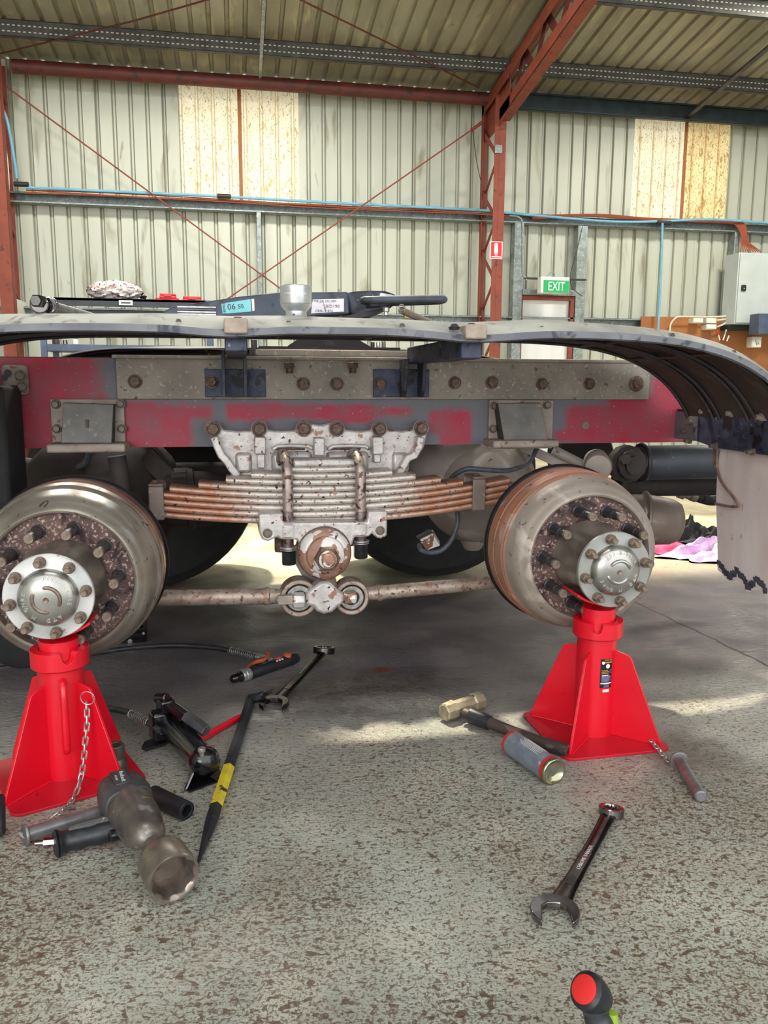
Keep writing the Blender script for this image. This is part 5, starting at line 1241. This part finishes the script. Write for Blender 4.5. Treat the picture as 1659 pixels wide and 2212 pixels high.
# --- impact wrench
o, L_ = mk('impact_wrench', 'grey pneumatic impact wrench with a black handle and large socket, lying on the floor', 'impact wrench', atZ(262, 1716, .075), atZ(377, 1898, .055))
prof = [(.0, -.018), (.030, -.018), (.042, -.010), (.047, .004), (.049, .05), (.048, .085), (.046, .10), (.043, .108), (.0435, .112), (.040, .125), (.037, .135), (.037, .141), (.032, .150), (.024, .158), (.018, .162), (.017, .164), (.017, .195), (.0, .195)]
k_ = L_/.262
part('motor_housing', MB().lathe([(r, h*k_) for r, h in prof], (0, 0, 0), (1, 0, 0), 36), 'impact_body', o, world=False, smooth=45)
sh = MB(); n = 24; vs = []; rings = [(-.024, .034, .030), (-.018, .046, .042), (.0, .051, .047), (.035, .053, .050), (.05, .050, .046)]
for (h, ry, rz) in rings:
    for i in range(n):
        t_ = 2*PI*i/n; cx_, sx_ = math.cos(t_), math.sin(t_); e = .62
        vs.append(V((h*k_, math.copysign(abs(cx_)**e, cx_)*ry, math.copysign(abs(sx_)**e, sx_)*rz)))
sh.add(vs, [(k*n+i, k*n+(i+1) % n, (k+1)*n+(i+1) % n, (k+1)*n+i) for k in range(len(rings)-1) for i in range(n)]+[tuple(range(n)), tuple(range(len(rings)*n-1, (len(rings)-1)*n-1, -1))])
rc = part('rear_cover', sh, 'impact_shell', o, world=False, smooth=40, bev=.002)
part('name_panel', MB().box((-.012*k_, -.022, .049), (.034*k_, .012, .0515)), 'impact_shell', rc, world=False, bev=.002)
part('lettering', MB().text('Rodcraft', Matrix.Translation((.012*k_, -.001, .052))@Matrix.Rotation(math.radians(-8), 4, 'Z'), .0125, .0004), 'ink_silver', rc, world=False, smooth=0)
part('lettering', MB().text('RC 2477', Matrix.Translation((.012*k_, -.014, .052))@Matrix.Rotation(math.radians(-8), 4, 'Z'), .006, .0003), 'ink_silver', rc, world=False, smooth=0)
inv = TH[o.name].inverted()
hd = [inv@atZ(268, 1784, .045), inv@atZ(235, 1795, .040), inv@atZ(190, 1806, .034), inv@atZ(150, 1815, .030), inv@atZ(124, 1822, .030)]
part('grip', MB().tube(smooth_path(hd, 5), [.024, .024, .0235, .0225, .022, .0215, .0225, .0235, .0225, .0215, .0205, .0215, .0225, .022, .021, .0205, .021, .022, .024, .027, .028], 20), 'black_matte', o, world=False, smooth=50)
part('grip_end', MB().cyl(hd[-1], inv@atZ(117, 1824, .03), .029, .027, n=24, ch=.003), 'black_matte', o, world=False)
part('air_coupling', MB().cyl(inv@atZ(120, 1818, .03), inv@atZ(95, 1820, .03), .009, n=6).cyl(inv@atZ(96, 1820, .03), inv@atZ(76, 1822, .03), .007, .0055, n=14), 'chrome', o, world=False)
part('trigger', MB().tube([inv@atZ(150, 1790, .052), inv@atZ(195, 1779, .058), inv@atZ(240, 1768, .062)], [.007, .010, .008], 10), 'impact_shell', o, world=False)
part('reverse_switch', MB().cyl(inv@atZ(236, 1808, .05), inv@atZ(262, 1800, .05), .013, n=16, ch=.003), 'black_gloss', o, world=False)
so = MB(); a0, a1 = .180*k_, L_
n = 48; vs = []; W_ = [(a0, .024), (a0+.004, .026), (a0+.018, .029), (a0+.032, .046), (a0+.038, .048), (a1-.003, .049), (a1, .0475)]
for (h, r) in W_:
    for i in range(n): t_ = 2*PI*i/n; vs.append(V((h, math.cos(t_)*r, math.sin(t_)*r)))
for (h, r) in ((a1-.001, .0435), (a1-.006, .0405), (a1-.055, .040)):
    for i in range(n): t_ = 2*PI*i/n; rr_ = r*(1 if h > a1-.003 else 1-.075*(1-abs(math.sin(4*t_)))**1.); vs.append(V((h, math.cos(t_)*rr_, math.sin(t_)*rr_)))
m = 10; so.add(vs, [(k*n+i, k*n+(i+1) % n, (k+1)*n+(i+1) % n, (k+1)*n+i) for k in range(m-1) for i in range(n)]+[tuple(range(n)), tuple((m-1)*n+i for i in range(n-1, -1, -1))])
part('impact_socket', so, 'impact_socket', o, world=False, smooth=35, label='wide worn socket on the drive')
# --- black tube beside it
o, L_ = mk('black_tube', 'short black tube lying behind the impact wrench', 'tube', atZ(330, 1716, .02), atZ(404, 1752, .02))
part('tube_wall', MB().annulus((0, 0, 0), (1, 0, 0), .021, .013, L_, 28), 'black_matte', o, world=False, bev=.001)
# --- olive socket standing on the base plate of the left stand
q = atZ(252, 1676, .007); q.z = .0072
o = thing('deep_socket', 'dark olive deep socket standing on the base of the left stand', 'socket', q)
part('drive_end', MB().annulus((0, 0, .046), (0, 0, 1), .0215, .013, .036, 28), 'socket_olive', o, world=False, bev=.0015)
part('socket_body', MB().lathe([(.026, 0), (.027, .002), (.027, .040), (.0215, .048), (0, .048)], (0, 0, 0), (0, 0, 1), 28), 'socket_olive', o, world=False)
# --- pry bar
kn, tp, bt = atZ(540, 1516, .014), atZ(592, 1490, .055), atZ(428, 1862, .013)
o = thing('pry_bar', 'long black pry bar with a torn yellow label', 'pry bar', M4=lying(kn, bt)); inv = TH[o.name].inverted(); L_ = (bt-kn).length
part('shank', MB().cyl((.0, 0, .0), (L_-.15, 0, 0), .0155, n=6, ph=.26).cyl((L_-.15, 0, 0), (L_, 0, -.002), .0155, .003, n=6, ph=.26), 'black_matte', o, world=False, smooth=30, bev=.001)
tl = inv@tp; mb = MB(); mb.tube([V((.012, 0, 0)), V((-.012, 0, .004)), tl*.35+V((0, 0, 0)), tl*.6], [.0155, .016, .0145, .012], 6)
part('bent_neck', mb, 'black_matte', o, world=False, smooth=30)
mb = MB().bar(tl*.5, tl, .030, .007, up=(0, .4, 1)); part('chisel_blade', mb, 'chrome_dark', o, world=False, bev=.001, label='bare steel blade')
xl0 = (inv@atZ(505, 1655, .02)).x; xl1 = (inv@atZ(480, 1738, .02)).x
part('yellow_label', MB().cyl((xl0, 0, 0), (xl1, 0, 0), .0161, n=6, ph=.26), 'yellow_label', o, world=False, smooth=30)
# --- combination wrenches
def wrench(label, ring, open_, s, m, rr, ro, wd, th, marks=None, tilt=.0, jaw=.0, red=None):
    o = thing('combination_wrench', label, 'wrench', M4=lying(ring, open_)); L_ = (V(open_)-V(ring)).length
    n = 48; hh = th*1.9; zc = .0
    # ring head, raised and slightly tilted
    Mt = Matrix.Translation((0, 0, hh*.5+.004))@Matrix.Rotation(-.22, 4, 'Y'); vs = []
    for z in (-hh*.5, -hh*.4, hh*.4, hh*.5):
        for i in range(n): t_ = 2*PI*i/n; r = rr-(.0015 if abs(z) > hh*.45 else 0); vs.append(Mt@V((math.cos(t_)*r, math.sin(t_)*r, z)))
    for z in (hh*.5, hh*.36, -hh*.5):
        for i in range(n):
            t_ = 2*PI*i/n; r = rr*.74 if z == hh*.5 else rr*(.66+.05*abs(math.cos(6*t_))); vs.append(Mt@V((math.cos(t_)*r, math.sin(t_)*r, z)))
    fs = [(k*n+i, k*n+(i+1) % n, (k+1)*n+(i+1) % n, (k+1)*n+i) for k in range(6) for i in range(n)]+[(6*n+i, 6*n+(i+1) % n, (i+1) % n, i) for i in range(n)]
    part('ring_end', MB().add(vs, fs), m, o, world=False, smooth=30)
    # shank, gently waisted
    mb = MB(); vs = []; sec = 8; K = 18
    for i in range(K+1):
        u = i/K; x = rr*.86+(L_-ro*.75-rr*.86)*u; w_ = wd*(1+.25*(1-u)**6+.35*u**8)*(.92+.16*u); z = th*.5+.001+hh*.28*(1-u)**3; t2 = th*(1+.5*(1-u)**6)
        for j in range(sec):
            a = 2*PI*(j+.5)/sec; vs.append(V((x, math.copysign(abs(math.cos(a))**.6, math.cos(a))*w_/2, z+math.copysign(abs(math.sin(a))**.6, math.sin(a))*t2/2)))
    mb.add(vs, [(i*sec+j, i*sec+(j+1) % sec, (i+1)*sec+(j+1) % sec, (i+1)*sec+j) for i in range(K) for j in range(sec)])
    shk = part('shank', mb, m, o, world=False, smooth=45)
    part('shank_panel', MB().box((L_*.22, -wd*.28, th+.0012), (L_*.78, wd*.28, th+.0016)), m, shk, world=False)
    # open jaw
    pts = []; g = ro*.56; ja = jaw
    a0_ = math.asin(g/ro)*1.0
    for k in range(33):
        a = a0_+(2*PI-2*a0_)*k/32; r = ro*(1.0+.06*math.cos(a)); pts.append(V((math.cos(a)*r, math.sin(a)*r, 0)))
    pts += [V((-ro*.10, -g*.92, 0)), V((-ro*.34, -g*.45, 0)), V((-ro*.34, g*.45, 0)), V((-ro*.10, g*.92, 0))]
    Rj = Matrix.Translation((L_, 0, .001))@Matrix.Rotation(ja, 4, 'Z')
    part('open_end', MB().prism([Rj@p for p in pts], (0, 0, th*1.25)), m, o, world=False, smooth=30, bev=.002)
    if marks:
        tx, sz = marks; part('lettering', MB().text(tx, Matrix.Translation((L_*.5, 0, th+.0018))@Matrix.Rotation(PI, 4, 'Z'), sz, .0003), 'ink_silver', shk, world=False, smooth=0)
    return o
w1 = wrench('shiny chrome combination wrench alone in the foreground', atZ(1320, 1764, .012), atZ(1198, 1975, .008), 1, 'chrome', .028, .045, .030, .010, ('CHROME VANADIUM', .011), jaw=.45)
part('size_mark', MB().text('32', Matrix.Translation((.075, 0, .0115))@Matrix.Rotation(PI, 4, 'Z'), .010, .0003), 'ink_silver', [c_ for c_ in w1.children if c_.name.startswith('shank')][0], world=False, smooth=0)
wrench('large dark combination wrench lying against the pry bar', atZ(700, 1413, .018), atZ(592, 1524, .010), 1, 'chrome_dark', .038, .045, .030, .012, jaw=.3)
# --- grease-pump style hand pump
p0, p1 = atZ(362, 1560, .062), atZ(437, 1640, .048)
o = thing('hand_pump', 'black hydraulic hand pump with a short lever socket', 'pump', M4=lying(p0, p1)); inv = TH[o.name].inverted(); L_ = (p1-p0).length
part('reservoir', MB().lathe([(.0, -.02), (.030, -.02), (.034, -.012), (.034, L_-.01), (.037, L_-.002), (.0385, L_+.012), (.034, L_+.030), (.020, L_+.041), (0, L_+.044)], (0, 0, 0), (1, 0, 0), 36), 'black_gloss', o, world=False, smooth=50)
part('seam_ring', MB().ring((-.0, 0, 0), (1, 0, 0), .0345, .002, 32, 6), 'black_matte', o, world=False)
b_ = inv@atY(352, 1540, p0.y+.02); hb_ = inv@atZ(350, 1560, .07)
part('pump_head', MB().box(hb_+V((-.03, -.028, -.05)), hb_+V((.012, .028, .03))), 'black_gloss', o, world=False, bev=.008)
def W(px, py, y): return inv@atY(px, py, y)
yy0 = p0.y
part('pump_piston', MB().cyl(W(356, 1560, yy0-.01), W(356, 1528, yy0-.01), .013, n=18, ch=.002), 'black_gloss', o, world=False)
part('lever_bracket', MB().box(W(358, 1522, yy0-.01)+V((-.022, -.02, -.018)), W(358, 1522, yy0-.01)+V((.022, .02, .018))), 'black_gloss', o, world=False, bev=.005)
part('cross_pin', MB().cyl(W(338, 1508, yy0+.01), W(362, 1508, yy0-.02), .013, n=16, ch=.003), 'black_gloss', o, world=False)
part('linkage', MB().bar(W(343, 1505, yy0+.01), W(345, 1550, yy0+.01), .012, .02), 'black_gloss', o, world=False, bev=.002)
part('lever_socket', MB().cyl(W(362, 1520, yy0-.01), W(408, 1553, yy0-.075), .0155, n=22, ch=.002), 'black_gloss', o, world=False)
part('lever_stub', MB().cyl(W(402, 1548, yy0-.068), W(446, 1580, yy0-.125), .0175, .0165, n=6, ch=.002), 'grey_handle', o, world=False, label='grey hexagonal lever end')
q = atZ(436, 1626, .08); q = inv@q; up = (inv.to_3x3()@V((0, 0, 1)))
part('filler_plug', MB().cyl(q-up*.01, q+up*.004, .006, n=14).cyl(q+up*.002, q+up*.013, .0095, n=20, ch=.002), 'steel_zinc', o, world=False)
mb = MB().prism([inv@atZ(*t_) for t_ in ((398, 1706, .003), (410, 1712, .003), (486, 1683, .003), (465, 1650, .003), (428, 1650, .003))], up*.004)
mb.prism([inv@atZ(412, 1665, .004), inv@atZ(398, 1706, .004), inv@atZ(400, 1706, .006)+V((0, 0, .0)), inv@atZ(425, 1650, .045)], (inv.to_3x3()@V((.004, 0, 0)))); part('foot_plate', mb, 'black_gloss', o, world=False, smooth=0)
mb = MB().prism([inv@atZ(*t_) for t_ in ((306, 1618, .003), (312, 1606, .003), (352, 1590, .003), (376, 1600, .003), (352, 1612, .003), (316, 1622, .003))], up*.006); part('foot_plate', mb, 'black_matte', o, world=False, smooth=0, bev=.001)
part('upright', MB().cyl(inv@atZ(350, 1590, .004), inv@atZ(354, 1575, .06), .022, n=4), 'black_matte', o, world=False)
hs = [atZ(205, 1528, .02), atZ(235, 1530, .03), atZ(280, 1540, .05), atZ(318, 1560, .06), atZ(344, 1578, .062)]
hp_ = smooth_path(hs, 6)
ho = part('pressure_hose', MB().tube(hp_, .0085, 12), 'hose_rubber', o, label='black rubber hose')
def coil(a, b, R_, r, n):
    d = (b-a); u, v, _ = frame_of(d); pts = [a+d*(k/(n*10))+(u*math.cos(2*PI*k/10)+v*math.sin(2*PI*k/10))*R_ for k in range(n*10+1)]; return MB().tube(pts, r, 5)
part('spring_guard', coil(atZ(281, 1541, .05), atZ(322, 1562, .06), .0110, .0018, 11), 'steel_zinc', ho)
# --- red bar behind the pump
o, L_ = mk('red_rod', 'red painted steel rod lying on the floor under the pump lever', 'rod', atZ(523, 1546, .009), atZ(425, 1602, .009))
part('rod_body', MB().cyl((0, 0, 0), (L_, 0, 0), .009, n=18, ch=.002), 'stand_red', o, world=False)
# --- slim ram / coupling with its hose
p0, p1 = atZ(500, 1468, .020), atZ(642, 1420, .020)
o = thing('hydraulic_ram', 'small black hydraulic ram with silver nose and orange clip, on the end of a hose', 'hydraulic ram', M4=lying(p0, p1)); inv = TH[o.name].inverted(); L_ = (p1-p0).length
part('nose', MB().lathe([(0, 0), (.009, 0), (.013, .006), (.013, .030), (.018, .034), (.018, .040)], (0, 0, 0), (1, 0, 0), 20), 'chrome_dark', o, world=False)
part('collar', MB().lathe([(.020, .038), (.021, .040), (.021, .050), (.0195, .052), (.0215, .054), (.0215, .070), (.019, .072)], (0, 0, 0), (1, 0, 0), 28), 'steel_zinc', o, world=False)
bd = part('barrel', MB().lathe([(.019, .070), (.0195, .074), (.0195, L_-.02), (.016, L_-.002), (.0, L_)], (0, 0, 0), (1, 0, 0), 24), 'black_matte', o, world=False)
for k in range(3): part('raised_bar', MB().box((.085, -.010+.008*k, .0185), (.14, -.006+.008*k, .0215)), 'black_gloss', bd, world=False, bev=.001)
part('logo_panel', MB().box((L_*.66, -.007, .0186), (L_*.66+.022, .008, .0203)), 'case_red', bd, world=False)
for k in range(3): part('round_mark', MB().cyl((L_*.64+.012*k, -.012, .0165), (L_*.64+.012*k, -.0124, .0178), .0038, n=12), 'white_plastic', bd, world=False)
part('orange_cap', MB().cyl((L_-.045, 0, .012), (L_-.045, 0, .024), .014, n=20, ch=.002), 'orange', o, world=False)
part('hose_hook', MB().tube(smooth_path([inv@atZ(537, 1442, .024), inv@atZ(552, 1432, .030), inv@atZ(570, 1426, .032), inv@atZ(580, 1416, .034), inv@atZ(577, 1411, .036)], 5), [.008]*10+[.006]*11, 10), 'orange', o, world=False, label='orange clip')
hs = [atZ(-30, 1440, .012), atZ(60, 1428, .012), atZ(160, 1417, .012), atZ(215, 1409, .012), atZ(290, 1399, .012), atZ(380, 1394, .012), atZ(470, 1400, .012), atZ(530, 1413, .014), atZ(565, 1422, .018), atZ(590, 1428, .02)]
ho = part('air_hose', MB().tube(smooth_path(hs, 8), .0085, 12), 'hose_rubber', o, label='black hose crossing the floor')
part('spring_guard', coil(atZ(497, 1404, .013), atZ(556, 1419, .016), .0115, .0019, 14), 'steel_zinc', ho)
part('ferrule', MB().cyl(atZ(556, 1419, .017), atZ(572, 1423, .018), .0115, n=18, ch=.001).cyl(atZ(572, 1423, .019), atZ(590, 1428, .02), .009, n=18, ch=.001), 'steel_zinc', ho)
# --- sledge hammer
h0, h1 = atZ(1003, 1540, .032), atZ(1226, 1622, .018)
o = thing('sledge_hammer', 'short sledge hammer with a worn steel head and dark wooden handle', 'hammer', M4=lying(h0, h1)); inv = TH[o.name].inverted(); L_ = (h1-h0).length
ha, hb_ = inv@atZ(958, 1540, .03), inv@atZ(1040, 1512, .03)
d = (hb_-ha); u_ = d.normalized()
part('head', MB().cyl(ha, ha+d*.28, .026, .0285, n=8, ch=.004, ph=PI/8).cyl(ha+d*.25, ha+d*.75, .024, n=8, ph=PI/8).cyl(ha+d*.72, hb_, .0285, .026, n=8, ch=.004, ph=PI/8), 'hammer_head', o, world=False, smooth=30)
part('rubber_sleeve', MB().tube([V((.022, 0, 0)), V((.05, 0, -.001)), V((.085, 0, -.002))], [.0235, .0225, .0205], 20), 'black_matte', o, world=False)
part('handle', MB().tube([V((.0, 0, 0)), V((.08, 0, -.002)), V((.16, 0, -.003)), V((.26, 0, -.003)), V((L_-.03, 0, -.001)), V((L_, 0, 0))], [.015, .0165, .0155, .0165, .0178, .0165], 20), 'hammer_handle', o, world=False)
# --- spray can
p0, p1 = atZ(1104, 1603, .0325), atZ(1198, 1668, .0325)
o = thing('spray_can', 'grey spray can with red rims lying in front of the hammer handle', 'spray can', M4=lying(p0, p1)); L_ = (p1-p0).length
part('can_body', MB().cyl((.010, 0, 0), (L_-.012, 0, 0), .0315, n=40), 'can_label', o, world=False)
cb2 = [c_ for c_ in o.children][0]
part('red_band', MB().cyl((.002, 0, 0), (.012, 0, 0), .0318, n=40), 'can_red', o, world=False); part('red_band', MB().cyl((L_-.022, 0, 0), (L_-.012, 0, 0), .0319, n=40), 'can_red', o, world=False)
part('shoulder', MB().lathe([(.0, -.012), (.012, -.012), (.014, -.008), (.028, -.002), (.0315, .003)], (0, 0, 0), (1, 0, 0), 36), 'steel_zinc', o, world=False)
part('nozzle', MB().cyl((-.010, 0, 0), (-.022, 0, 0), .006, n=16, ch=.001), 'white_plastic', o, world=False)
part('domed_base', MB().lathe([(.0318, L_-.010), (.0335, L_-.006), (.0325, L_-.001), (.030, L_), (.026, L_-.006), (.012, L_-.012), (0, L_-.013)], (0, 0, 0), (1, 0, 0), 40), 'can_base', o, world=False, smooth=60)
for k in range(9):
    a = math.radians(62+7*k); part('print_line', MB().bar(V((.05+.006*(k % 3), math.cos(a)*.0316, math.sin(a)*.0316)), V((.135-.007*(k % 2), math.cos(a)*.0316, math.sin(a)*.0316)), .0006, .0012), 'white_plastic', cb2, world=False, smooth=0)
# --- handle standing at the bottom edge: red-ended black grip
a = atZ(1263, 2138, .10); b = atZ(1300, 2240, .045); ax = (V((a.x, a.y, .10))-V((b.x, b.y, .045))).normalized()
o = thing('work_torch', 'black inspection torch with a red end button, cut off by the bottom edge', 'torch', M4=Matrix.Translation((b.x, b.y, 0)))
e_ = atZ(1262, 2137, .125); ry_ = _ray(1262, 2137).normalized(); ax = (-ry_*.66+(_U*.5-_R*.85)*.76).normalized()
part('barrel', MB().lathe([(.0, -.052), (.016, -.050), (.022, -.035), (.0245, -.024), (.0265, -.014), (.0255, -.004), (.020, 0), (0, 0)], e_, ax, 36), 'black_matte', o)
part('red_button', MB().lathe([(.0195, 0), (.0192, .002), (.016, .0032), (0, .0036)], e_, ax, 32), 'torch_red', o)
part('handle', MB().tube(smooth_path([e_-ax*.022, e_-ax*.034+V((0, 0, -.025)), V((e_.x+.024, e_.y-.012, .06)), V((e_.x+.028, e_.y-.014, .0))], 5), [.019]*6+[.0195]*5+[.021]*5, 24), 'grey_handle', o)
part('green_glow', MB().tube([V((e_.x+.043, e_.y-.004, .085)), V((e_.x+.046, e_.y-.008, .045)), V((e_.x+.047, e_.y-.010, .012))], [.007, .010, .008], 12), 'glow_green', o)  # lime glow beside the handle, put in as a coloured piece
# --- black rubber handle end of an unknown tool, cut by the left edge
a = atZ(-8, 1712, .06)
o = thing('rubber_handle_end', 'black rubber handle end cut off by the left edge in front of the stand', 'tool', M4=Matrix.Translation((atZ(-5, 1812).x, atZ(-5, 1812).y, 0)))
q0, q1 = atZ(-6, 1805, .016), atZ(-6, 1720, .075); part('grip', MB().lathe([(.0, 0), (.014, 0), (.0165, .004), (.0165, (q1-q0).length-.006), (.014, (q1-q0).length), (0, (q1-q0).length)], q0, q1-q0, 24), 'black_matte', o)
part('end_band', MB().ring(q0.lerp(q1, .12), q1-q0, .0165, .0015, 24, 6), 'black_matte', o)
# --- trolley jack behind the left drum
w0 = atY(38, 1330, 2.33)
o = thing('trolley_jack', 'black trolley jack with a large wheel, standing behind the left drum', 'trolley jack', (-.3, 2.5, 0))
wx = atZ(74, 1408).x
part('jack_wheel', MB().lathe([(.055, 0), (.092, .0), (.104, .008), (.106, .02), (.104, .035), (.092, .043), (.055, .043)], (wx, 2.78, .1065), (0, 1, 0), 44), 'tyre', o, smooth=40)
part('wheel_disc', MB().lathe([(0, .01), (.05, .01), (.06, .004), (.062, .04), (0, .035)], (wx, 2.78, .1065), (0, 1, 0), 30), 'black_steel', o)
a = atZ(240, 1391); x0 = atY(236, 1350, a.y).x; x1 = atY(318, 1350, a.y).x; zt = atY(318, 1334, a.y).z
part('side_plate', MB().prism([V((x0, a.y, .0)), V((x1-.004, a.y, .0)), V((x1, a.y, zt-.01)), V((x1-.01, a.y, zt)), V((x0, a.y, zt+.01))], (0, .008, 0)), 'black_gloss', o, bev=.002)
for (px, py, r) in ((281, 1385, .0085), (310, 1368, .0048)):
    p = atY(px, py, a.y); part('bolt', MB().cyl(p, p+YN*.003, r, n=18).cyl(p, p+YN*.007, r*.62, n=6, ch=.001), 'steel_zinc', o)
part('jack_frame', MB().box((wx, a.y-.0, .05), (x1-.01, a.y+.1, .10)), 'black_steel', o, bev=.006)
# --- big socket standing on the mudguard and a breaker bar beside it
zf = 1.127
q = atY(640, 690, 2.14); 
sq = thing('large_socket', 'large chrome socket standing upside down on the mudguard', 'socket', (q.x, 2.14, zf))
so = MB(); R1_, R2_ = .0405, .0265; zt = .082
so.lathe([(R2_, 0), (R2_+.001, .002), (R2_+.0005, .018), (R1_-.004, .028), (R1_, .034), (R1_+.0005, .036), (R1_+.0005, zt-.002), (R1_-.001, zt), (R1_-.005, zt), (R1_-.006, zt-.03), (0, zt-.03)], (0, 0, 0), (0, 0, 1), 48)
bs_ = part('socket_body', so, 'socket_steel', sq, world=False, smooth=35)
part('pin_hole', MB().cyl((-.008, -R2_-.0012, .008), (-.008, -R2_+.004, .008), .003, n=12), 'black_gloss', sq, world=False)
part('groove', MB().ring((0, 0, .036), (0, 0, 1), R1_+.0003, .0006, 40, 5), 'steel_zinc', sq, world=False)
tx = 'KINCROME  60'; mb = MB()
for k, ch in enumerate(tx):
    if ch == ' ': continue
    a = -PI/2+math.radians(-46+7.2*k); p = V((math.cos(a)*(R1_+.0006), math.sin(a)*(R1_+.0006), .060)); mb.text(ch, Matrix.Translation(p)@Matrix.Rotation(a+PI/2, 4, 'Z')@Matrix.Rotation(PI/2, 4, 'X'), .0072, .0003)
part('lettering', mb, 'ink_silver', bs_, world=False, smooth=0)
q = atY(95, 665, 2.10); q2 = atY(200, 686, 2.35)
o = thing('breaker_bar', 'silver breaker bar with a black hex socket lying on the mudguard at the left', 'breaker bar', M4=Matrix.Translation((q.x, 2.10, zf)))
hz = zf+.020; A_ = V((q.x-.0, 2.10, hz)); B_ = V((atY(215, 686, 2.46).x+.0, 2.46, zf+.013)); d = (B_-A_).normalized()
part('black_hex', MB().cyl(A_-d*.02+V((-.01, 0, .006)), A_+d*.02+V((-.01, 0, .006)), .0155, n=6, ch=.003), 'black_gloss', o)
part('chrome_collar', MB().lathe([(.018, -.012), (.021, -.008), (.021, .002), (.018, .006)], A_+V((-.012, .006, -.001)), (.3, -1, -.1), 28).lathe([(.019, 0), (.021, .004), (.020, .016), (.013, .022)], A_+d*.025+V((.0, 0, .001)), d, 28), 'chrome', o)
part('tube', MB().cyl(A_+d*.04, B_, .0125, .0105, n=22, ch=.001), 'pin_grey', o)
part('tube_hole', MB().cyl(A_+d*.05+V((0, -.013, .002)), A_+d*.05+V((0, -.005, .002)), .003, n=10), 'black_gloss', o)

# --- rags on the floor behind the truck
def rag(cx, cy, rx, ry, h, seed, m, label, rot=0.):
    rr = random.Random(seed); ph = [rr.uniform(0, 6.28) for _ in range(8)]
    def f(u, v, lo=False):
        t_ = 2*PI*u; r = v*(1+.18*math.sin(3*t_+ph[0])+.12*math.sin(5*t_+ph[1])+.06*math.sin(11*t_+ph[2]))
        z = h*(max(0, 1-v**1.6))*(.6+.4*math.sin(2.2*t_+ph[3]+4*v))+h*.42*abs(math.sin(4*t_+6*v+ph[4]))*(1-v*.75)+.16*h*math.sin(14*u+18*v+ph[5])*(1-v)
        x_, y_ = math.cos(t_)*r*rx, math.sin(t_)*r*ry
        return V((cx+x_*math.cos(rot)-y_*math.sin(rot), cy+x_*math.sin(rot)+y_*math.cos(rot), 0 if lo else max(.004, z+.004)))
    mb = MB().grid(lambda u, v: f(u, v), 72, 22); mb.grid(lambda u, v: f(u, v, True), 72, 1)
    return solo('rag', mb, m, label, 'rag', 'crumpled rags on the floor', smooth=50)
p = atZ(1428, 1190); rag(p.x+.01, p.y+.02, .17, .13, .10, 1, 'rag_pink', 'crumpled hot pink rag on the floor behind the right hub', .2)
p = atZ(1500, 1202); rag(p.x+.05, p.y-.06, .24, .12, .085, 2, 'rag_purple', 'crumpled pale purple and white rag on the floor', -.1)
p = atZ(1494, 1171); rag(p.x, p.y+.02, .20, .10, .12, 3, 'rag_black', 'crumpled black rag behind the pink and purple rags', 0)
p = atZ(1556, 1186); rag(p.x, p.y, .12, .10, .10, 4, 'rag_black', 'crumpled black rag beside the mud flap', 0)

# keep every origin sensible and report
print('objects', len(bpy.data.objects), 'tris', sum(len(p.vertices)-2 for m_ in bpy.data.meshes for p in m_.polygons))
